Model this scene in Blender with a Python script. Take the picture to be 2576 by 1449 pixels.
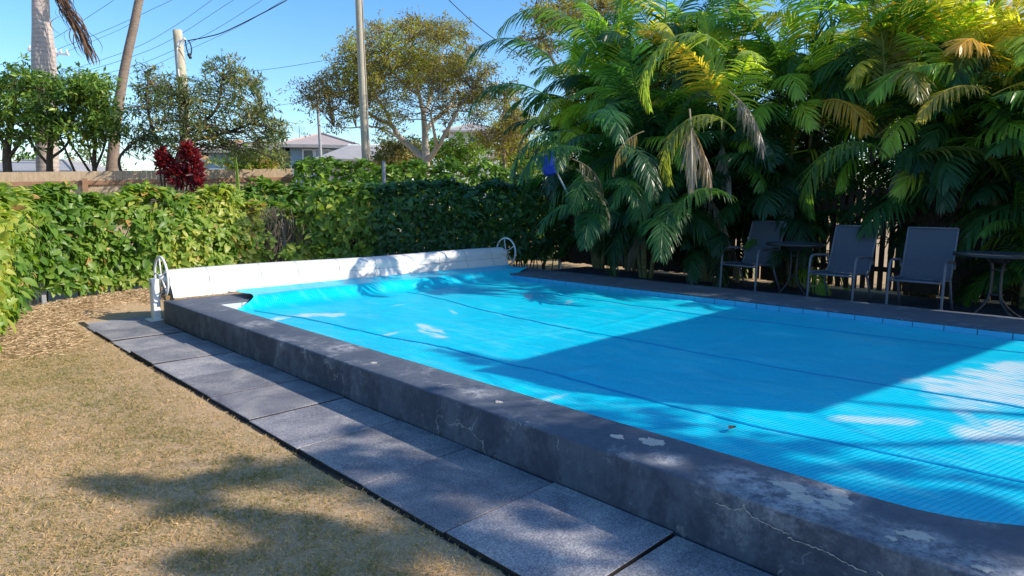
import bpy, bmesh, math, random
import numpy as np
from mathutils import Vector, Matrix

for o in list(bpy.data.objects):
    bpy.data.objects.remove(o)
SC = bpy.context.scene
COL = SC.collection
RNG = np.random.default_rng(7)
random.seed(7)
R = math.radians

# ------------------------------------------------------------------ camera, sky, sun, exposure
CAM_H = 1.6
F_PX, CX, CY, HY = 1650.0, 1288.0, 724.5, 505.0
PITCH = math.atan((CY - HY) / F_PX)
YAW = math.atan(1618 / math.hypot(F_PX, CY - HY))
cam = bpy.data.cameras.new('camera')
cam.sensor_width = 36.0
cam.lens = 36.0 * F_PX / 2576.0
cam.clip_start = 0.05
cam.clip_end = 6000
camo = bpy.data.objects.new('camera', cam)
COL.objects.link(camo)
camo.location = (0, 0, CAM_H)
camo.rotation_euler = (R(90) - PITCH, 0, -YAW)
SC.camera = camo

SUN_DIR = Vector((0.90, -1.25, 1.0)).normalized()
SUN_EL = math.asin(SUN_DIR.z)
SUN_AZ = math.atan2(SUN_DIR.x, SUN_DIR.y)
world = bpy.data.worlds.new('World')
SC.world = world
world.use_nodes = True
wn = world.node_tree
wn.nodes.clear()
wo = wn.nodes.new('ShaderNodeOutputWorld')
wb = wn.nodes.new('ShaderNodeBackground')
sky = wn.nodes.new('ShaderNodeTexSky')
sky.sky_type = 'NISHITA'
sky.sun_disc = False
sky.sun_elevation = SUN_EL
sky.sun_rotation = SUN_AZ
sky.altitude = 0
sky.air_density = 1.0
sky.dust_density = 0.6
sky.ozone_density = 3.0
wb.inputs['Strength'].default_value = 0.15
hs_ = wn.nodes.new('ShaderNodeHueSaturation')
hs_.inputs['Saturation'].default_value = 1.26
wn.links.new(sky.outputs[0], hs_.inputs['Color'])
wn.links.new(hs_.outputs[0], wb.inputs['Color'])
wn.links.new(wb.outputs[0], wo.inputs['Surface'])
sunl = bpy.data.lights.new('sun', 'SUN')
sunl.energy = 4.0
sunl.angle = R(0.55)
sunl.color = (1.0, 0.90, 0.76)
suno = bpy.data.objects.new('sun', sunl)
COL.objects.link(suno)
suno.rotation_euler = SUN_DIR.to_track_quat('Z', 'Y').to_euler()
suno.location = SUN_DIR * 60
SC.view_settings.view_transform = 'Standard'
SC.view_settings.look = 'None'
SC.view_settings.gamma = 1.0
SC.view_settings.exposure = 0.7
SC.view_settings.use_curve_mapping = False

# ------------------------------------------------------------------ helpers
FWH = np.array([math.sin(YAW), math.cos(YAW), 0.0])
RTH = np.array([math.cos(YAW), -math.sin(YAW), 0.0])
FW = np.array([math.sin(YAW) * math.cos(PITCH), math.cos(YAW) * math.cos(PITCH), -math.sin(PITCH)])
UP = np.cross(RTH, FW)


def P(px, py, d):
    """place measured on the photograph (2576 px wide) at d metres ahead of the lens"""
    v = FW * F_PX + RTH * (px - CX) - UP * (py - CY)
    v = v / (v @ FWH)
    return np.array([0, 0, CAM_H]) + v * d


def G(px, py, z=0.0):
    v = FW * F_PX + RTH * (px - CX) - UP * (py - CY)
    return np.array([0, 0, CAM_H]) + v * ((z - CAM_H) / v[2])


def tag(o, label=None, cat=None, group=None, kind=None):
    if label: o['label'] = label
    if cat: o['category'] = cat
    if group: o['group'] = group
    if kind: o['kind'] = kind
    return o


def empty(name, loc=(0, 0, 0), rz=0.0, label=None, cat=None, group=None):
    o = bpy.data.objects.new(name, None)
    COL.objects.link(o)
    o.location = loc
    o.rotation_euler = (0, 0, rz)
    return tag(o, label, cat, group)


def link(name, me, parent=None, world_coords=False):
    o = bpy.data.objects.new(name, me)
    COL.objects.link(o)
    if parent is not None:
        o.parent = parent
        if world_coords:      # mesh is in world coordinates: undo the parent's transform
            o.matrix_parent_inverse = (Matrix.Translation(parent.location) @ parent.rotation_euler.to_matrix().to_4x4()).inverted()
    return o


def npmesh(name, verts, faces, mat=None, tint=None, smooth=False):
    """faces: (N,3) or (N,4) array, or list of such arrays"""
    if not isinstance(faces, list): faces = [faces]
    verts = np.asarray(verts, np.float32).reshape(-1, 3)
    me = bpy.data.meshes.new(name)
    me.vertices.add(len(verts))
    me.vertices.foreach_set('co', verts.ravel())
    loops, starts, tot, c = [], [], [], 0
    for f in faces:
        f = np.asarray(f, np.int32)
        if len(f) == 0: continue
        n, k = f.shape
        loops.append(f.ravel())
        starts.append(c + np.arange(n) * k)
        tot.append(np.full(n, k))
        c += n * k
    loops = np.concatenate(loops); starts = np.concatenate(starts); tot = np.concatenate(tot)
    me.loops.add(len(loops))
    me.loops.foreach_set('vertex_index', loops.astype(np.int32))
    me.polygons.add(len(starts))
    me.polygons.foreach_set('loop_start', starts.astype(np.int32))
    me.polygons.foreach_set('loop_total', tot.astype(np.int32))
    me.polygons.foreach_set('use_smooth', np.full(len(starts), bool(smooth)))
    if tint is not None:
        a = me.attributes.new('tint', 'FLOAT', 'POINT')
        a.data.foreach_set('value', np.asarray(tint, np.float32).ravel())
    me.update()
    me.validate()
    if mat: me.materials.append(mat)
    return me


class MB:
    """collects shapes into one mesh"""
    def __init__(s):
        s.v, s.q, s.t, s.n = [], [], [], 0

    def add(s, v, q=None, t=None):
        v = np.asarray(v, float).reshape(-1, 3)
        s.v.append(v)
        if q is not None and len(q): s.q.append(np.asarray(q, int) + s.n)
        if t is not None and len(t): s.t.append(np.asarray(t, int) + s.n)
        s.n += len(v)
        return s

    def box(s, lo, hi, ch=0.0):
        lo = np.array(lo, float); hi = np.array(hi, float)
        if ch <= 0:
            v = [[(lo, hi)[i][0], (lo, hi)[j][1], (lo, hi)[k][2]] for i in (0, 1) for j in (0, 1) for k in (0, 1)]
            return s.add(v, [(0, 1, 3, 2), (4, 6, 7, 5), (0, 4, 5, 1), (2, 3, 7, 6), (0, 2, 6, 4), (1, 5, 7, 3)])
        # chamfered top and upright edges
        def ring(z, k):
            x0, y0, x1, y1 = lo[0] + k, lo[1] + k, hi[0] - k, hi[1] - k
            c = ch
            return [(x0 + c, y0, z), (x1 - c, y0, z), (x1, y0 + c, z), (x1, y1 - c, z), (x1 - c, y1, z), (x0 + c, y1, z), (x0, y1 - c, z), (x0, y0 + c, z)]
        v = ring(lo[2] + ch, 0) + ring(hi[2] - ch, 0) + ring(hi[2], ch) + ring(lo[2], ch)
        q = []
        for a, b in ((0, 8), (8, 16), (24, 0)):
            q += [(a + i, a + (i + 1) % 8, b + (i + 1) % 8, b + i) for i in range(8)]
        s.add(v, q, None)
        n0 = s.n - 32
        s.t.append(np.array([(16, 16 + i, 17 + i) for i in range(1, 7)]) + n0)
        s.t.append(np.array([(24, 25 + i, 24 + i) for i in range(1, 7)]) + n0)
        return s

    def obox(s, c, ux, uy, uz, hx, hy, hz):
        c, ux, uy, uz = map(lambda a: np.array(a, float), (c, ux, uy, uz))
        v = [c + i * hx * ux + j * hy * uy + k * hz * uz for i in (-1, 1) for j in (-1, 1) for k in (-1, 1)]
        return s.add(v, [(0, 1, 3, 2), (4, 6, 7, 5), (0, 4, 5, 1), (2, 3, 7, 6), (0, 2, 6, 4), (1, 5, 7, 3)])

    def tube(s, pts, r, n=8, cap=True, closed=False):
        pts = np.asarray(pts, float)
        m = len(pts)
        r = np.broadcast_to(np.asarray(r, float), (m,))
        if closed:
            tan = np.roll(pts, -1, 0) - np.roll(pts, 1, 0)
        else:
            tan = np.gradient(pts, axis=0)
        tan /= np.linalg.norm(tan, axis=1)[:, None] + 1e-12
        ref = np.array([0, 0, 1.0]) if abs(tan[0][2]) < 0.8 else np.array([1.0, 0, 0])
        u = ref - tan[0] * (ref @ tan[0]); u /= np.linalg.norm(u)
        V = []
        ang = np.arange(n) * 2 * np.pi / n
        for i in range(m):
            u = u - tan[i] * (u @ tan[i]); u /= np.linalg.norm(u) + 1e-12
            w = np.cross(tan[i], u)
            V.append(pts[i] + r[i] * (np.cos(ang)[:, None] * u + np.sin(ang)[:, None] * w))
        V = np.concatenate(V)
        q = []
        rows = m if closed else m - 1
        for i in range(rows):
            a, b = i * n, ((i + 1) % m) * n
            q += [(a + k, a + (k + 1) % n, b + (k + 1) % n, b + k) for k in range(n)]
        t = []
        if cap and not closed:
            t += [(0, k + 1, k) for k in range(1, n - 1)]
            e = (m - 1) * n
            t += [(e, e + k, e + k + 1) for k in range(1, n - 1)]
        return s.add(V, q, t)

    def lathe(s, prof, n=24, c=(0, 0, 0)):
        prof = np.asarray(prof, float)
        ang = np.arange(n) * 2 * np.pi / n
        V = [np.stack([p[0] * np.cos(ang) + c[0], p[0] * np.sin(ang) + c[1], np.full(n, p[1] + c[2])], 1) for p in prof]
        q = []
        for i in range(len(prof) - 1):
            a, b = i * n, (i + 1) * n
            q += [(a + k, a + (k + 1) % n, b + (k + 1) % n, b + k) for k in range(n)]
        return s.add(np.concatenate(V), q)

    def poly(s, pts):
        pts = np.asarray(pts, float)
        return s.add(pts, None, [(0, i, i + 1) for i in range(1, len(pts) - 1)])

    def build(s, name, mat, parent=None, smooth=False, wc=False):
        f = []
        if s.q: f.append(np.concatenate(s.q))
        if s.t: f.append(np.concatenate(s.t))
        me = npmesh(name, np.concatenate(s.v), f, mat, smooth=smooth)
        return link(name, me, parent, wc)


def smooth_curve(pts, n=24):
    """Catmull-Rom through points"""
    p = np.asarray(pts, float)
    p = np.vstack([2 * p[0] - p[1], p, 2 * p[-1] - p[-2]])
    out = []
    segs = len(p) - 3
    per = max(2, n // segs)
    for i in range(segs):
        t = np.linspace(0, 1, per, endpoint=False)[:, None]
        a, b, c, d = p[i:i + 4]
        out.append(0.5 * (2 * b + (c - a) * t + (2 * a - 5 * b + 4 * c - d) * t ** 2 + (3 * b - a - 3 * c + d) * t ** 3))
    out.append(p[-2][None])
    return np.concatenate(out)


def vnoise(x, y, seed=0):
    """smooth value noise in 0..1"""
    x = np.asarray(x, float); y = np.asarray(y, float)
    xi = np.floor(x).astype(int); yi = np.floor(y).astype(int)
    fx = x - xi; fy = y - yi
    fx = fx * fx * (3 - 2 * fx); fy = fy * fy * (3 - 2 * fy)

    def h(a, b):
        n = (a * 374761393 + b * 668265263 + seed * 974711) & 0x7fffffff
        n = ((n ^ (n >> 13)) * 1274126177) & 0x7fffffff
        return ((n ^ (n >> 16)) & 0xffff) / 65535.0
    return (h(xi, yi) * (1 - fx) + h(xi + 1, yi) * fx) * (1 - fy) + (h(xi, yi + 1) * (1 - fx) + h(xi + 1, yi + 1) * fx) * fy


def unit(a):
    a = np.asarray(a, float)
    return a / (np.linalg.norm(a, axis=-1, keepdims=True) + 1e-12)


# ------------------------------------------------------------------ materials
def newmat(name):
    m = bpy.data.materials.new(name)
    m.use_nodes = True
    nt = m.node_tree
    nt.nodes.clear()
    out = nt.nodes.new('ShaderNodeOutputMaterial')
    return m, nt, out


def N(nt, typ, **kw):
    n = nt.nodes.new(typ)
    for k, v in kw.items():
        if k in n.inputs.keys(): n.inputs[k].default_value = v
        else: setattr(n, k, v)
    return n


def ramp(nt, fac, stops, interp='LINEAR'):
    r = nt.nodes.new('ShaderNodeValToRGB')
    r.color_ramp.interpolation = interp
    e = r.color_ramp.elements
    while len(e) < len(stops): e.new(0.5)
    for i, (p, c) in enumerate(stops):
        e[i].position = p
        e[i].color = (c[0], c[1], c[2], 1) if not isinstance(c, (int, float)) else (c, c, c, 1)
    nt.links.new(fac, r.inputs[0])
    return r.outputs[0]


def mixc(nt, fac, a, b, blend='MIX'):
    m = nt.nodes.new('ShaderNodeMix')
    m.data_type = 'RGBA'
    m.blend_type = blend
    for i, v in ((0, fac), (6, a), (7, b)):
        if hasattr(v, 'is_linked') or hasattr(v, 'links'):
            nt.links.new(v, m.inputs[i])
        elif isinstance(v, (int, float)):
            m.inputs[i].default_value = v
        else:
            m.inputs[i].default_value = (v[0], v[1], v[2], 1)
    return m.outputs[2]


def coords(nt, scale=(1, 1, 1), kind='Object', rot=(0, 0, 0)):
    tc = nt.nodes.new('ShaderNodeTexCoord')
    mp = nt.nodes.new('ShaderNodeMapping')
    mp.inputs['Scale'].default_value = scale
    mp.inputs['Rotation'].default_value = rot
    nt.links.new(tc.outputs[kind], mp.inputs[0])
    return mp.outputs[0]


def noise(nt, vec, scale, detail=4, rough=0.6, dist=0.0):
    n = N(nt, 'ShaderNodeTexNoise', Scale=scale, Detail=detail, Roughness=rough, Distortion=dist)
    nt.links.new(vec, n.inputs['Vector'])
    return n.outputs['Fac']


def bump(nt, h, strength=0.3, dist=0.01, prev=None):
    b = N(nt, 'ShaderNodeBump', Strength=strength, Distance=dist)
    nt.links.new(h, b.inputs['Height'])
    if prev is not None: nt.links.new(prev, b.inputs['Normal'])
    return b.outputs[0]


def principled(nt, out, col, rough=0.6, spec=0.4, metal=0.0, nrm=None, **kw):
    p = nt.nodes.new('ShaderNodeBsdfPrincipled')
    if hasattr(col, 'links'): nt.links.new(col, p.inputs['Base Color'])
    else: p.inputs['Base Color'].default_value = (*col, 1)
    if hasattr(rough, 'links'): nt.links.new(rough, p.inputs['Roughness'])
    else: p.inputs['Roughness'].default_value = rough
    p.inputs['Specular IOR Level'].default_value = spec
    p.inputs['Metallic'].default_value = metal
    for k, v in kw.items(): p.inputs[k].default_value = v
    if nrm is not None: nt.links.new(nrm, p.inputs['Normal'])
    if out is not None: nt.links.new(p.outputs[0], out.inputs['Surface'])
    return p


def simple(name, a, b=None, rough=0.6, scale=8, spec=0.4, metal=0.0, stretch=(1, 1, 1), bstr=0.15, bdist=0.005):
    m, nt, out = newmat(name)
    v = coords(nt, stretch)
    n1 = noise(nt, v, scale, 5, 0.65)
    b = b or tuple(0.7 * x for x in a)
    c = ramp(nt, n1, [(0.3, b), (0.7, a)])
    n2 = noise(nt, v, scale * 6, 3)
    principled(nt, out, c, rough, spec, metal, bump(nt, n2, bstr, bdist))
    return m


def leafmat(name, stops, trans=0.35, rough=0.45, spec=0.4, objcol=False, tmul=1.3):
    m, nt, out = newmat(name)
    at = N(nt, 'ShaderNodeAttribute', attribute_name='tint')
    if objcol:
        oi = nt.nodes.new('ShaderNodeObjectInfo')
        k = ramp(nt, at.outputs['Fac'], [(0.0, 0.55), (0.5, 1.0), (1.0, 1.6)])
        # ramp clips at 1: use a multiply of the object's own colour
        mm = N(nt, 'ShaderNodeMapRange')
        nt.links.new(at.outputs['Fac'], mm.inputs[0])
        mm.inputs[3].default_value = 0.55
        mm.inputs[4].default_value = 1.5
        vm = nt.nodes.new('ShaderNodeVectorMath'); vm.operation = 'SCALE'
        nt.links.new(oi.outputs['Color'], vm.inputs[0])
        nt.links.new(mm.outputs[0], vm.inputs['Scale'])
        c = vm.outputs[0]
    else:
        c = ramp(nt, at.outputs['Fac'], stops)
    pr = principled(nt, None, c, rough, spec)
    tr = nt.nodes.new('ShaderNodeBsdfTranslucent')
    vm2 = nt.nodes.new('ShaderNodeVectorMath'); vm2.operation = 'MULTIPLY'
    vm2.inputs[1].default_value = (tmul * 1.15, tmul * 1.2, tmul * 0.45)
    nt.links.new(c, vm2.inputs[0])
    nt.links.new(vm2.outputs[0], tr.inputs['Color'])
    mx = nt.nodes.new('ShaderNodeMixShader')
    mx.inputs[0].default_value = trans
    nt.links.new(pr.outputs[0], mx.inputs[1])
    nt.links.new(tr.outputs[0], mx.inputs[2])
    nt.links.new(mx.outputs[0], out.inputs['Surface'])
    return m


M = {}


def make_materials():
    # ---- ground
    m, nt, out = newmat('dry_lawn')
    v = coords(nt)
    n1 = noise(nt, v, 0.9, 4, 0.6, 0.4)
    n2 = noise(nt, v, 24, 6, 0.75)
    n3 = noise(nt, v, 190, 3, 0.7)
    c = ramp(nt, n1, [(0.32, (0.50, 0.36, 0.20)), (0.55, (0.54, 0.39, 0.23)), (0.72, (0.36, 0.33, 0.14))])
    c = mixc(nt, 0.5, c, ramp(nt, n2, [(0.3, (0.30, 0.21, 0.13)), (0.7, (0.62, 0.47, 0.31))]))
    c = mixc(nt, 0.6, c, ramp(nt, n3, [(0.35, (0.55, 0.5, 0.42)), (0.65, (1, 1, 1))]), 'MULTIPLY')
    principled(nt, out, c, 0.9, 0.1, 0, bump(nt, n3, 0.5, 0.01))
    M['lawn'] = m
    # ---- pavers
    m, nt, out = newmat('bluestone_paver')
    v = coords(nt)
    oi = nt.nodes.new('ShaderNodeObjectInfo')
    va = nt.nodes.new('ShaderNodeVectorMath'); va.operation = 'ADD'
    sc = nt.nodes.new('ShaderNodeVectorMath'); sc.operation = 'SCALE'
    cb = nt.nodes.new('ShaderNodeCombineXYZ')
    for i in range(3): nt.links.new(oi.outputs['Random'], cb.inputs[i])
    nt.links.new(cb.outputs[0], sc.inputs[0]); sc.inputs['Scale'].default_value = 37
    nt.links.new(v, va.inputs[0]); nt.links.new(sc.outputs[0], va.inputs[1])
    v = va.outputs[0]
    n1 = noise(nt, v, 2.6, 5, 0.62, 0.5)
    n2 = noise(nt, v, 105, 3, 0.8)
    n3 = noise(nt, v, 38, 4, 0.7)
    c = ramp(nt, n1, [(0.28, (0.12, 0.125, 0.15)), (0.5, (0.215, 0.215, 0.232)), (0.70, (0.34, 0.325, 0.315))])
    c = mixc(nt, 0.75, c, ramp(nt, n2, [(0.36, (0.30, 0.31, 0.36)), (0.5, (0.85, 0.85, 0.88)), (0.64, (1.7, 1.62, 1.55))]), 'MULTIPLY')
    mr = N(nt, 'ShaderNodeMapRange'); nt.links.new(oi.outputs['Random'], mr.inputs[0]); mr.inputs[3].default_value = .92; mr.inputs[4].default_value = 1.32
    vs_ = nt.nodes.new('ShaderNodeVectorMath'); vs_.operation = 'SCALE'; nt.links.new(c, vs_.inputs[0]); nt.links.new(mr.outputs[0], vs_.inputs['Scale'])
    c = mixc(nt, ramp(nt, noise(nt, v, 5.5, 8, 0.78, 0.3), [(0.54, 0.0), (0.72, 0.45)]), vs_.outputs[0], (0.38, 0.37, 0.36))
    principled(nt, out, c, 0.78, 0.35, 0, bump(nt, n3, 0.5, 0.006, bump(nt, n2, 0.7, 0.006)))
    M['paver'] = m
    # ---- painted pool wall and coping
    m, nt, out = newmat('charcoal_painted_render')
    v = coords(nt)
    n1 = noise(nt, v, 1.3, 7, 0.7, 0.2)
    n2 = noise(nt, v, 16, 7, 0.78, 0.0)
    n3 = noise(nt, v, 120, 3, 0.7)
    vs = coords(nt, (1, 1, 0.75))
    st = noise(nt, vs, 2.6, 8, 0.74, 0.35)
    c = ramp(nt, n1, [(0.3, (0.060, 0.080, 0.118)), (0.55, (0.094, 0.112, 0.146)), (0.75, (0.155, 0.172, 0.198))])
    c = mixc(nt, 0.45, c, ramp(nt, n2, [(0.3, (0.35, 0.36, 0.42)), (0.65, (1.3, 1.25, 1.2))]), 'MULTIPLY')
    # chalky bloom where the paint has weathered
    n4 = noise(nt, v, 2.3, 10, 0.82, 0.2)
    c = mixc(nt, ramp(nt, n4, [(0.55, 0.0), (0.68, 0.55)]), c, (0.42, 0.42, 0.42))
    wn_ = noise(nt, v, 13, 8, 0.8)
    for (wx, wy, wr) in ((2.83, 1.22, .17), (2.80, 1.02, .14), (2.98, 1.0, .10), (2.86, 1.42, .10), (2.80, .62, .12), (2.75, .35, .14), (2.95, .12, .12), (2.80, 1.75, .08), (2.9, 3.3, .12), (2.95, 5.2, .15), (2.85, 6.9, .15)):
        vd = nt.nodes.new('ShaderNodeVectorMath'); vd.operation = 'DISTANCE'
        nt.links.new(v, vd.inputs[0]); vd.inputs[1].default_value = (wx, wy, .29)
        dv = nt.nodes.new('ShaderNodeMath'); dv.operation = 'DIVIDE'; nt.links.new(vd.outputs['Value'], dv.inputs[0]); dv.inputs[1].default_value = wr * 1.6
        ml = nt.nodes.new('ShaderNodeMath'); ml.operation = 'MULTIPLY'
        nt.links.new(ramp(nt, dv.outputs[0], [(0.25, 1.0), (1.0, 0.0)]), ml.inputs[0]); nt.links.new(ramp(nt, wn_, [(0.42, 0.0), (0.62, .85)]), ml.inputs[1])
        c = mixc(nt, ml.outputs[0], c, (0.46, 0.46, 0.47))
    # run marks and dirt on upright faces
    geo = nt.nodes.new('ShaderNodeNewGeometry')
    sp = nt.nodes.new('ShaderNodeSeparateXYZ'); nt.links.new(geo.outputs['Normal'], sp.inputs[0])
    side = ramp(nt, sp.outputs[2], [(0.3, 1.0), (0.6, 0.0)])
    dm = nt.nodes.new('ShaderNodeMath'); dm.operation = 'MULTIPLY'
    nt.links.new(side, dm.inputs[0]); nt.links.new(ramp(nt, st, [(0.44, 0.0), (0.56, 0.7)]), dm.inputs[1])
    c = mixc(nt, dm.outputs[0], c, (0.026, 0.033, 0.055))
    dm2 = nt.nodes.new('ShaderNodeMath'); dm2.operation = 'MULTIPLY'
    st2 = noise(nt, coords(nt, (11, 11, 1.2)), 2.3, 5, 0.75, 0.6)
    nt.links.new(side, dm2.inputs[0]); nt.links.new(ramp(nt, st2, [(0.64, 0.0), (0.80, 0.45)]), dm2.inputs[1])
    c = mixc(nt, dm2.outputs[0], c, (0.34, 0.34, 0.35))
    # hairline cracks
    vo = N(nt, 'ShaderNodeTexVoronoi', feature='DISTANCE_TO_EDGE', Scale=1.1)
    vv = nt.nodes.new('ShaderNodeVectorMath'); vv.operation = 'ADD'
    nz = N(nt, 'ShaderNodeTexNoise', Scale=6.0, Detail=4)
    nt.links.new(v, nz.inputs['Vector'])
    s2 = nt.nodes.new('ShaderNodeVectorMath'); s2.operation = 'SCALE'; s2.inputs['Scale'].default_value = 0.35
    nt.links.new(nz.outputs['Color'], s2.inputs[0])
    nt.links.new(v, vv.inputs[0]); nt.links.new(s2.outputs[0], vv.inputs[1]); nt.links.new(vv.outputs[0], vo.inputs['Vector'])
    ck = nt.nodes.new('ShaderNodeMath'); ck.operation = 'MULTIPLY'
    nt.links.new(ramp(nt, vo.outputs['Distance'], [(0.0, 0.6), (0.008, 0.0)]), ck.inputs[0])
    nt.links.new(ramp(nt, n1, [(0.5, 0.0), (0.6, 1.0)]), ck.inputs[1])
    c = mixc(nt, ck.outputs[0], c, (0.45, 0.45, 0.44))
    principled(nt, out, c, 0.72, 0.4, 0, bump(nt, n3, 0.35, 0.004, bump(nt, n2, 0.3, 0.01)))
    M['coping'] = m
    # ---- pool cover
    m, nt, out = newmat('blue_bubble_cover')
    v = coords(nt, (1, 1, 1), 'Object', (0, 0, R(14)))
    vo = N(nt, 'ShaderNodeTexVoronoi', feature='F1', Scale=34.0)
    vo.voronoi_dimensions = '2D'
    vo.inputs['Randomness'].default_value = 0.0
    nt.links.new(v, vo.inputs['Vector'])
    n1 = noise(nt, v, 0.8, 5, 0.6, 0.5)
    n2 = noise(nt, coords(nt, (2.2, 0.5, 1)), 3.0, 6, 0.7, 0.6)
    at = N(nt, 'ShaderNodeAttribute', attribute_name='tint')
    c = ramp(nt, n1, [(0.3, (0.0, 0.50, 0.72)), (0.7, (0.0, 0.60, 0.78))])
    ns_ = noise(nt, coords(nt, (3.5, .7, 1), 'Object', (0, 0, R(-24))), 2.2, 6, 0.7, 0.5)
    c = mixc(nt, ramp(nt, ns_, [(0.50, 0.0), (0.72, 0.30)]), c, (0.22, 0.72, 0.82))
    nf_ = noise(nt, coords(nt), 26, 4, 0.75)
    c = mixc(nt, 0.4, c, ramp(nt, nf_, [(0.3, (0.72, 0.78, 0.82)), (0.7, (1.15, 1.12, 1.1))]), 'MULTIPLY')
    dome = ramp(nt, vo.outputs['Distance'], [(0.15, (1.12, 1.12, 1.08)), (0.45, (1.0, 1.0, 1.0)), (0.62, (0.6, 0.7, 0.82))])  # highlights on the bubble tops painted into the colour
    c = mixc(nt, 0.5, c, dome, 'MULTIPLY')
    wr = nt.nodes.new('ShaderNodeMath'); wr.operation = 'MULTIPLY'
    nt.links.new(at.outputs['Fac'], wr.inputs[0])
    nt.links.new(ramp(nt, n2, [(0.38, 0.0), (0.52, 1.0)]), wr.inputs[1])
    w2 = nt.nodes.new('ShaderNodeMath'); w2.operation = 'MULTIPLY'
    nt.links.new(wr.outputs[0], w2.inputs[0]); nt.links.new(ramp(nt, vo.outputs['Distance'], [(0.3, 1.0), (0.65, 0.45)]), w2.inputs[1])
    c = mixc(nt, w2.outputs[0], c, (0.62, 0.72, 0.76))  # painted glare blended over the blue
    hb = ramp(nt, vo.outputs['Distance'], [(0.0, 1.0), (0.35, 0.8), (0.6, 0.0)])
    principled(nt, out, c, 0.36, 0.3, 0, bump(nt, hb, 0.42, 0.010, bump(nt, n1, 0.25, 0.06)))
    M['cover'] = m
    M['seam'] = simple('cover_seam', (0.0, 0.33, 0.60), (0.0, 0.26, 0.52), 0.45, 12)
    M['water'] = (lambda m_nt: m_nt[0])(newmat('pool_water'))
    nt = M['water'].node_tree; out = [n for n in nt.nodes if n.type == 'OUTPUT_MATERIAL'][0]
    principled(nt, out, (0.10, 0.42, 0.52), 0.06, 0.5, 0, bump(nt, noise(nt, coords(nt), 9, 3), 0.15, 0.02))
    M['tile'] = simple('shaded_pool_tile', (0.06, 0.46, 0.70), (0.04, 0.38, 0.62), 0.25, 6, 0.5, bstr=0.03)  # blue cast of the shade painted into the tile colour
    M['sunlit_tile'] = simple('sunlit_pool_tile', (0.60, 0.68, 0.70), (0.52, 0.60, 0.63), 0.25, 6, 0.5, bstr=0.03)  # same tile painted paler, as the sun shows it
    M['soil'] = simple('dark_soil', (0.065, 0.055, 0.047), (0.03, 0.026, 0.024), 0.9, 30, 0.1, bstr=0.8, bdist=0.01)
    M['chip'] = simple('bare_plaster', (0.52, 0.49, 0.44), (0.38, 0.35, 0.31), 0.9, 40, 0.2)
    M['white_sheet'] = simple('white_vinyl', (0.70, 0.70, 0.70), (0.58, 0.58, 0.59), 0.5, 2.5, 0.4, bstr=0.1, bdist=0.01)
    M['crease'] = simple('grey_crease_vinyl', (0.42, 0.42, 0.43), (0.34, 0.34, 0.35), 0.6, 9)  # darker grey than the sheet so the creases stand out
    M['white_paint'] = simple('white_painted_metal', (0.76, 0.77, 0.78), (0.62, 0.63, 0.64), 0.4, 12, 0.5)
    M['rust'] = simple('rusty_stain', (0.30, 0.19, 0.08), (0.14, 0.09, 0.05), 0.8, 20)
    M['deck'] = simple('dark_deck_slab', (0.045, 0.055, 0.085), (0.025, 0.03, 0.05), 0.8, 4)
    M['sling'] = simple('grey_sling_fabric', (0.10, 0.115, 0.16), (0.07, 0.082, 0.118), 0.7, 90, 0.3, stretch=(1, 1, 1), bstr=0.3, bdist=0.002)
    M['frame'] = simple('grey_tube', (0.16, 0.17, 0.22), (0.11, 0.12, 0.155), 0.45, 20, 0.5)
    M['black_metal'] = simple('black_tube', (0.03, 0.03, 0.035), (0.02, 0.02, 0.023), 0.4, 20, 0.5)
    m, nt, out = newmat('dark_glass_top')
    principled(nt, out, ramp(nt, noise(nt, coords(nt), 40, 3), [(0.3, (0.06, 0.075, 0.11)), (0.7, (0.10, 0.12, 0.16))]), 0.25, 0.5)
    M['glass_top'] = m
    # ---- timber
    def timber(name, a, b, sx):
        m, nt, out = newmat(name)
        v = coords(nt, sx)
        oi = nt.nodes.new('ShaderNodeObjectInfo')
        va = nt.nodes.new('ShaderNodeVectorMath'); va.operation = 'ADD'
        nt.links.new(v, va.inputs[0])
        cb = nt.nodes.new('ShaderNodeCombineXYZ')
        mu = nt.nodes.new('ShaderNodeMath'); mu.operation = 'MULTIPLY'; mu.inputs[1].default_value = 91
        nt.links.new(oi.outputs['Random'], mu.inputs[0])
        for i in range(3): nt.links.new(mu.outputs[0], cb.inputs[i])
        nt.links.new(cb.outputs[0], va.inputs[1])
        n1 = noise(nt, va.outputs[0], 3, 6, 0.7, 0.3)
        n2 = noise(nt, va.outputs[0], 14, 4, 0.7)
        c = ramp(nt, n1, [(0.28, b), (0.7, a)])
        c = mixc(nt, 0.5, c, ramp(nt, n2, [(0.3, (0.6, 0.6, 0.6)), (0.7, (1.15, 1.15, 1.15))]), 'MULTIPLY')
        principled(nt, out, c, 0.8, 0.25, 0, bump(nt, n2, 0.4, 0.004))
        return m
    M['paling'] = timber('pine_paling', (0.50, 0.385, 0.26), (0.40, 0.295, 0.19), (2, 2, 0.7))
    M['rail'] = timber('pine_rail', (0.36, 0.21, 0.125), (0.24, 0.135, 0.08), (1, 1, 6))
    M['grey_timber'] = timber('weathered_timber', (0.36, 0.32, 0.27), (0.22, 0.19, 0.16), (6, 6, 0.5))
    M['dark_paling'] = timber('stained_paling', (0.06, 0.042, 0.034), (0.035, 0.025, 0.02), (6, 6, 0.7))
    M['pole'] = timber('power_pole_timber', (0.58, 0.53, 0.41), (0.36, 0.32, 0.25), (5, 5, 0.35))
    m, nt, out = newmat('palm_trunk_grey')
    v = coords(nt)
    wv = N(nt, 'ShaderNodeTexWave', Scale=2.6, Distortion=1.2, Detail=3)
    wv.bands_direction = 'Z'
    nt.links.new(v, wv.inputs['Vector'])
    n1 = noise(nt, v, 3, 5, 0.7)
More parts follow.
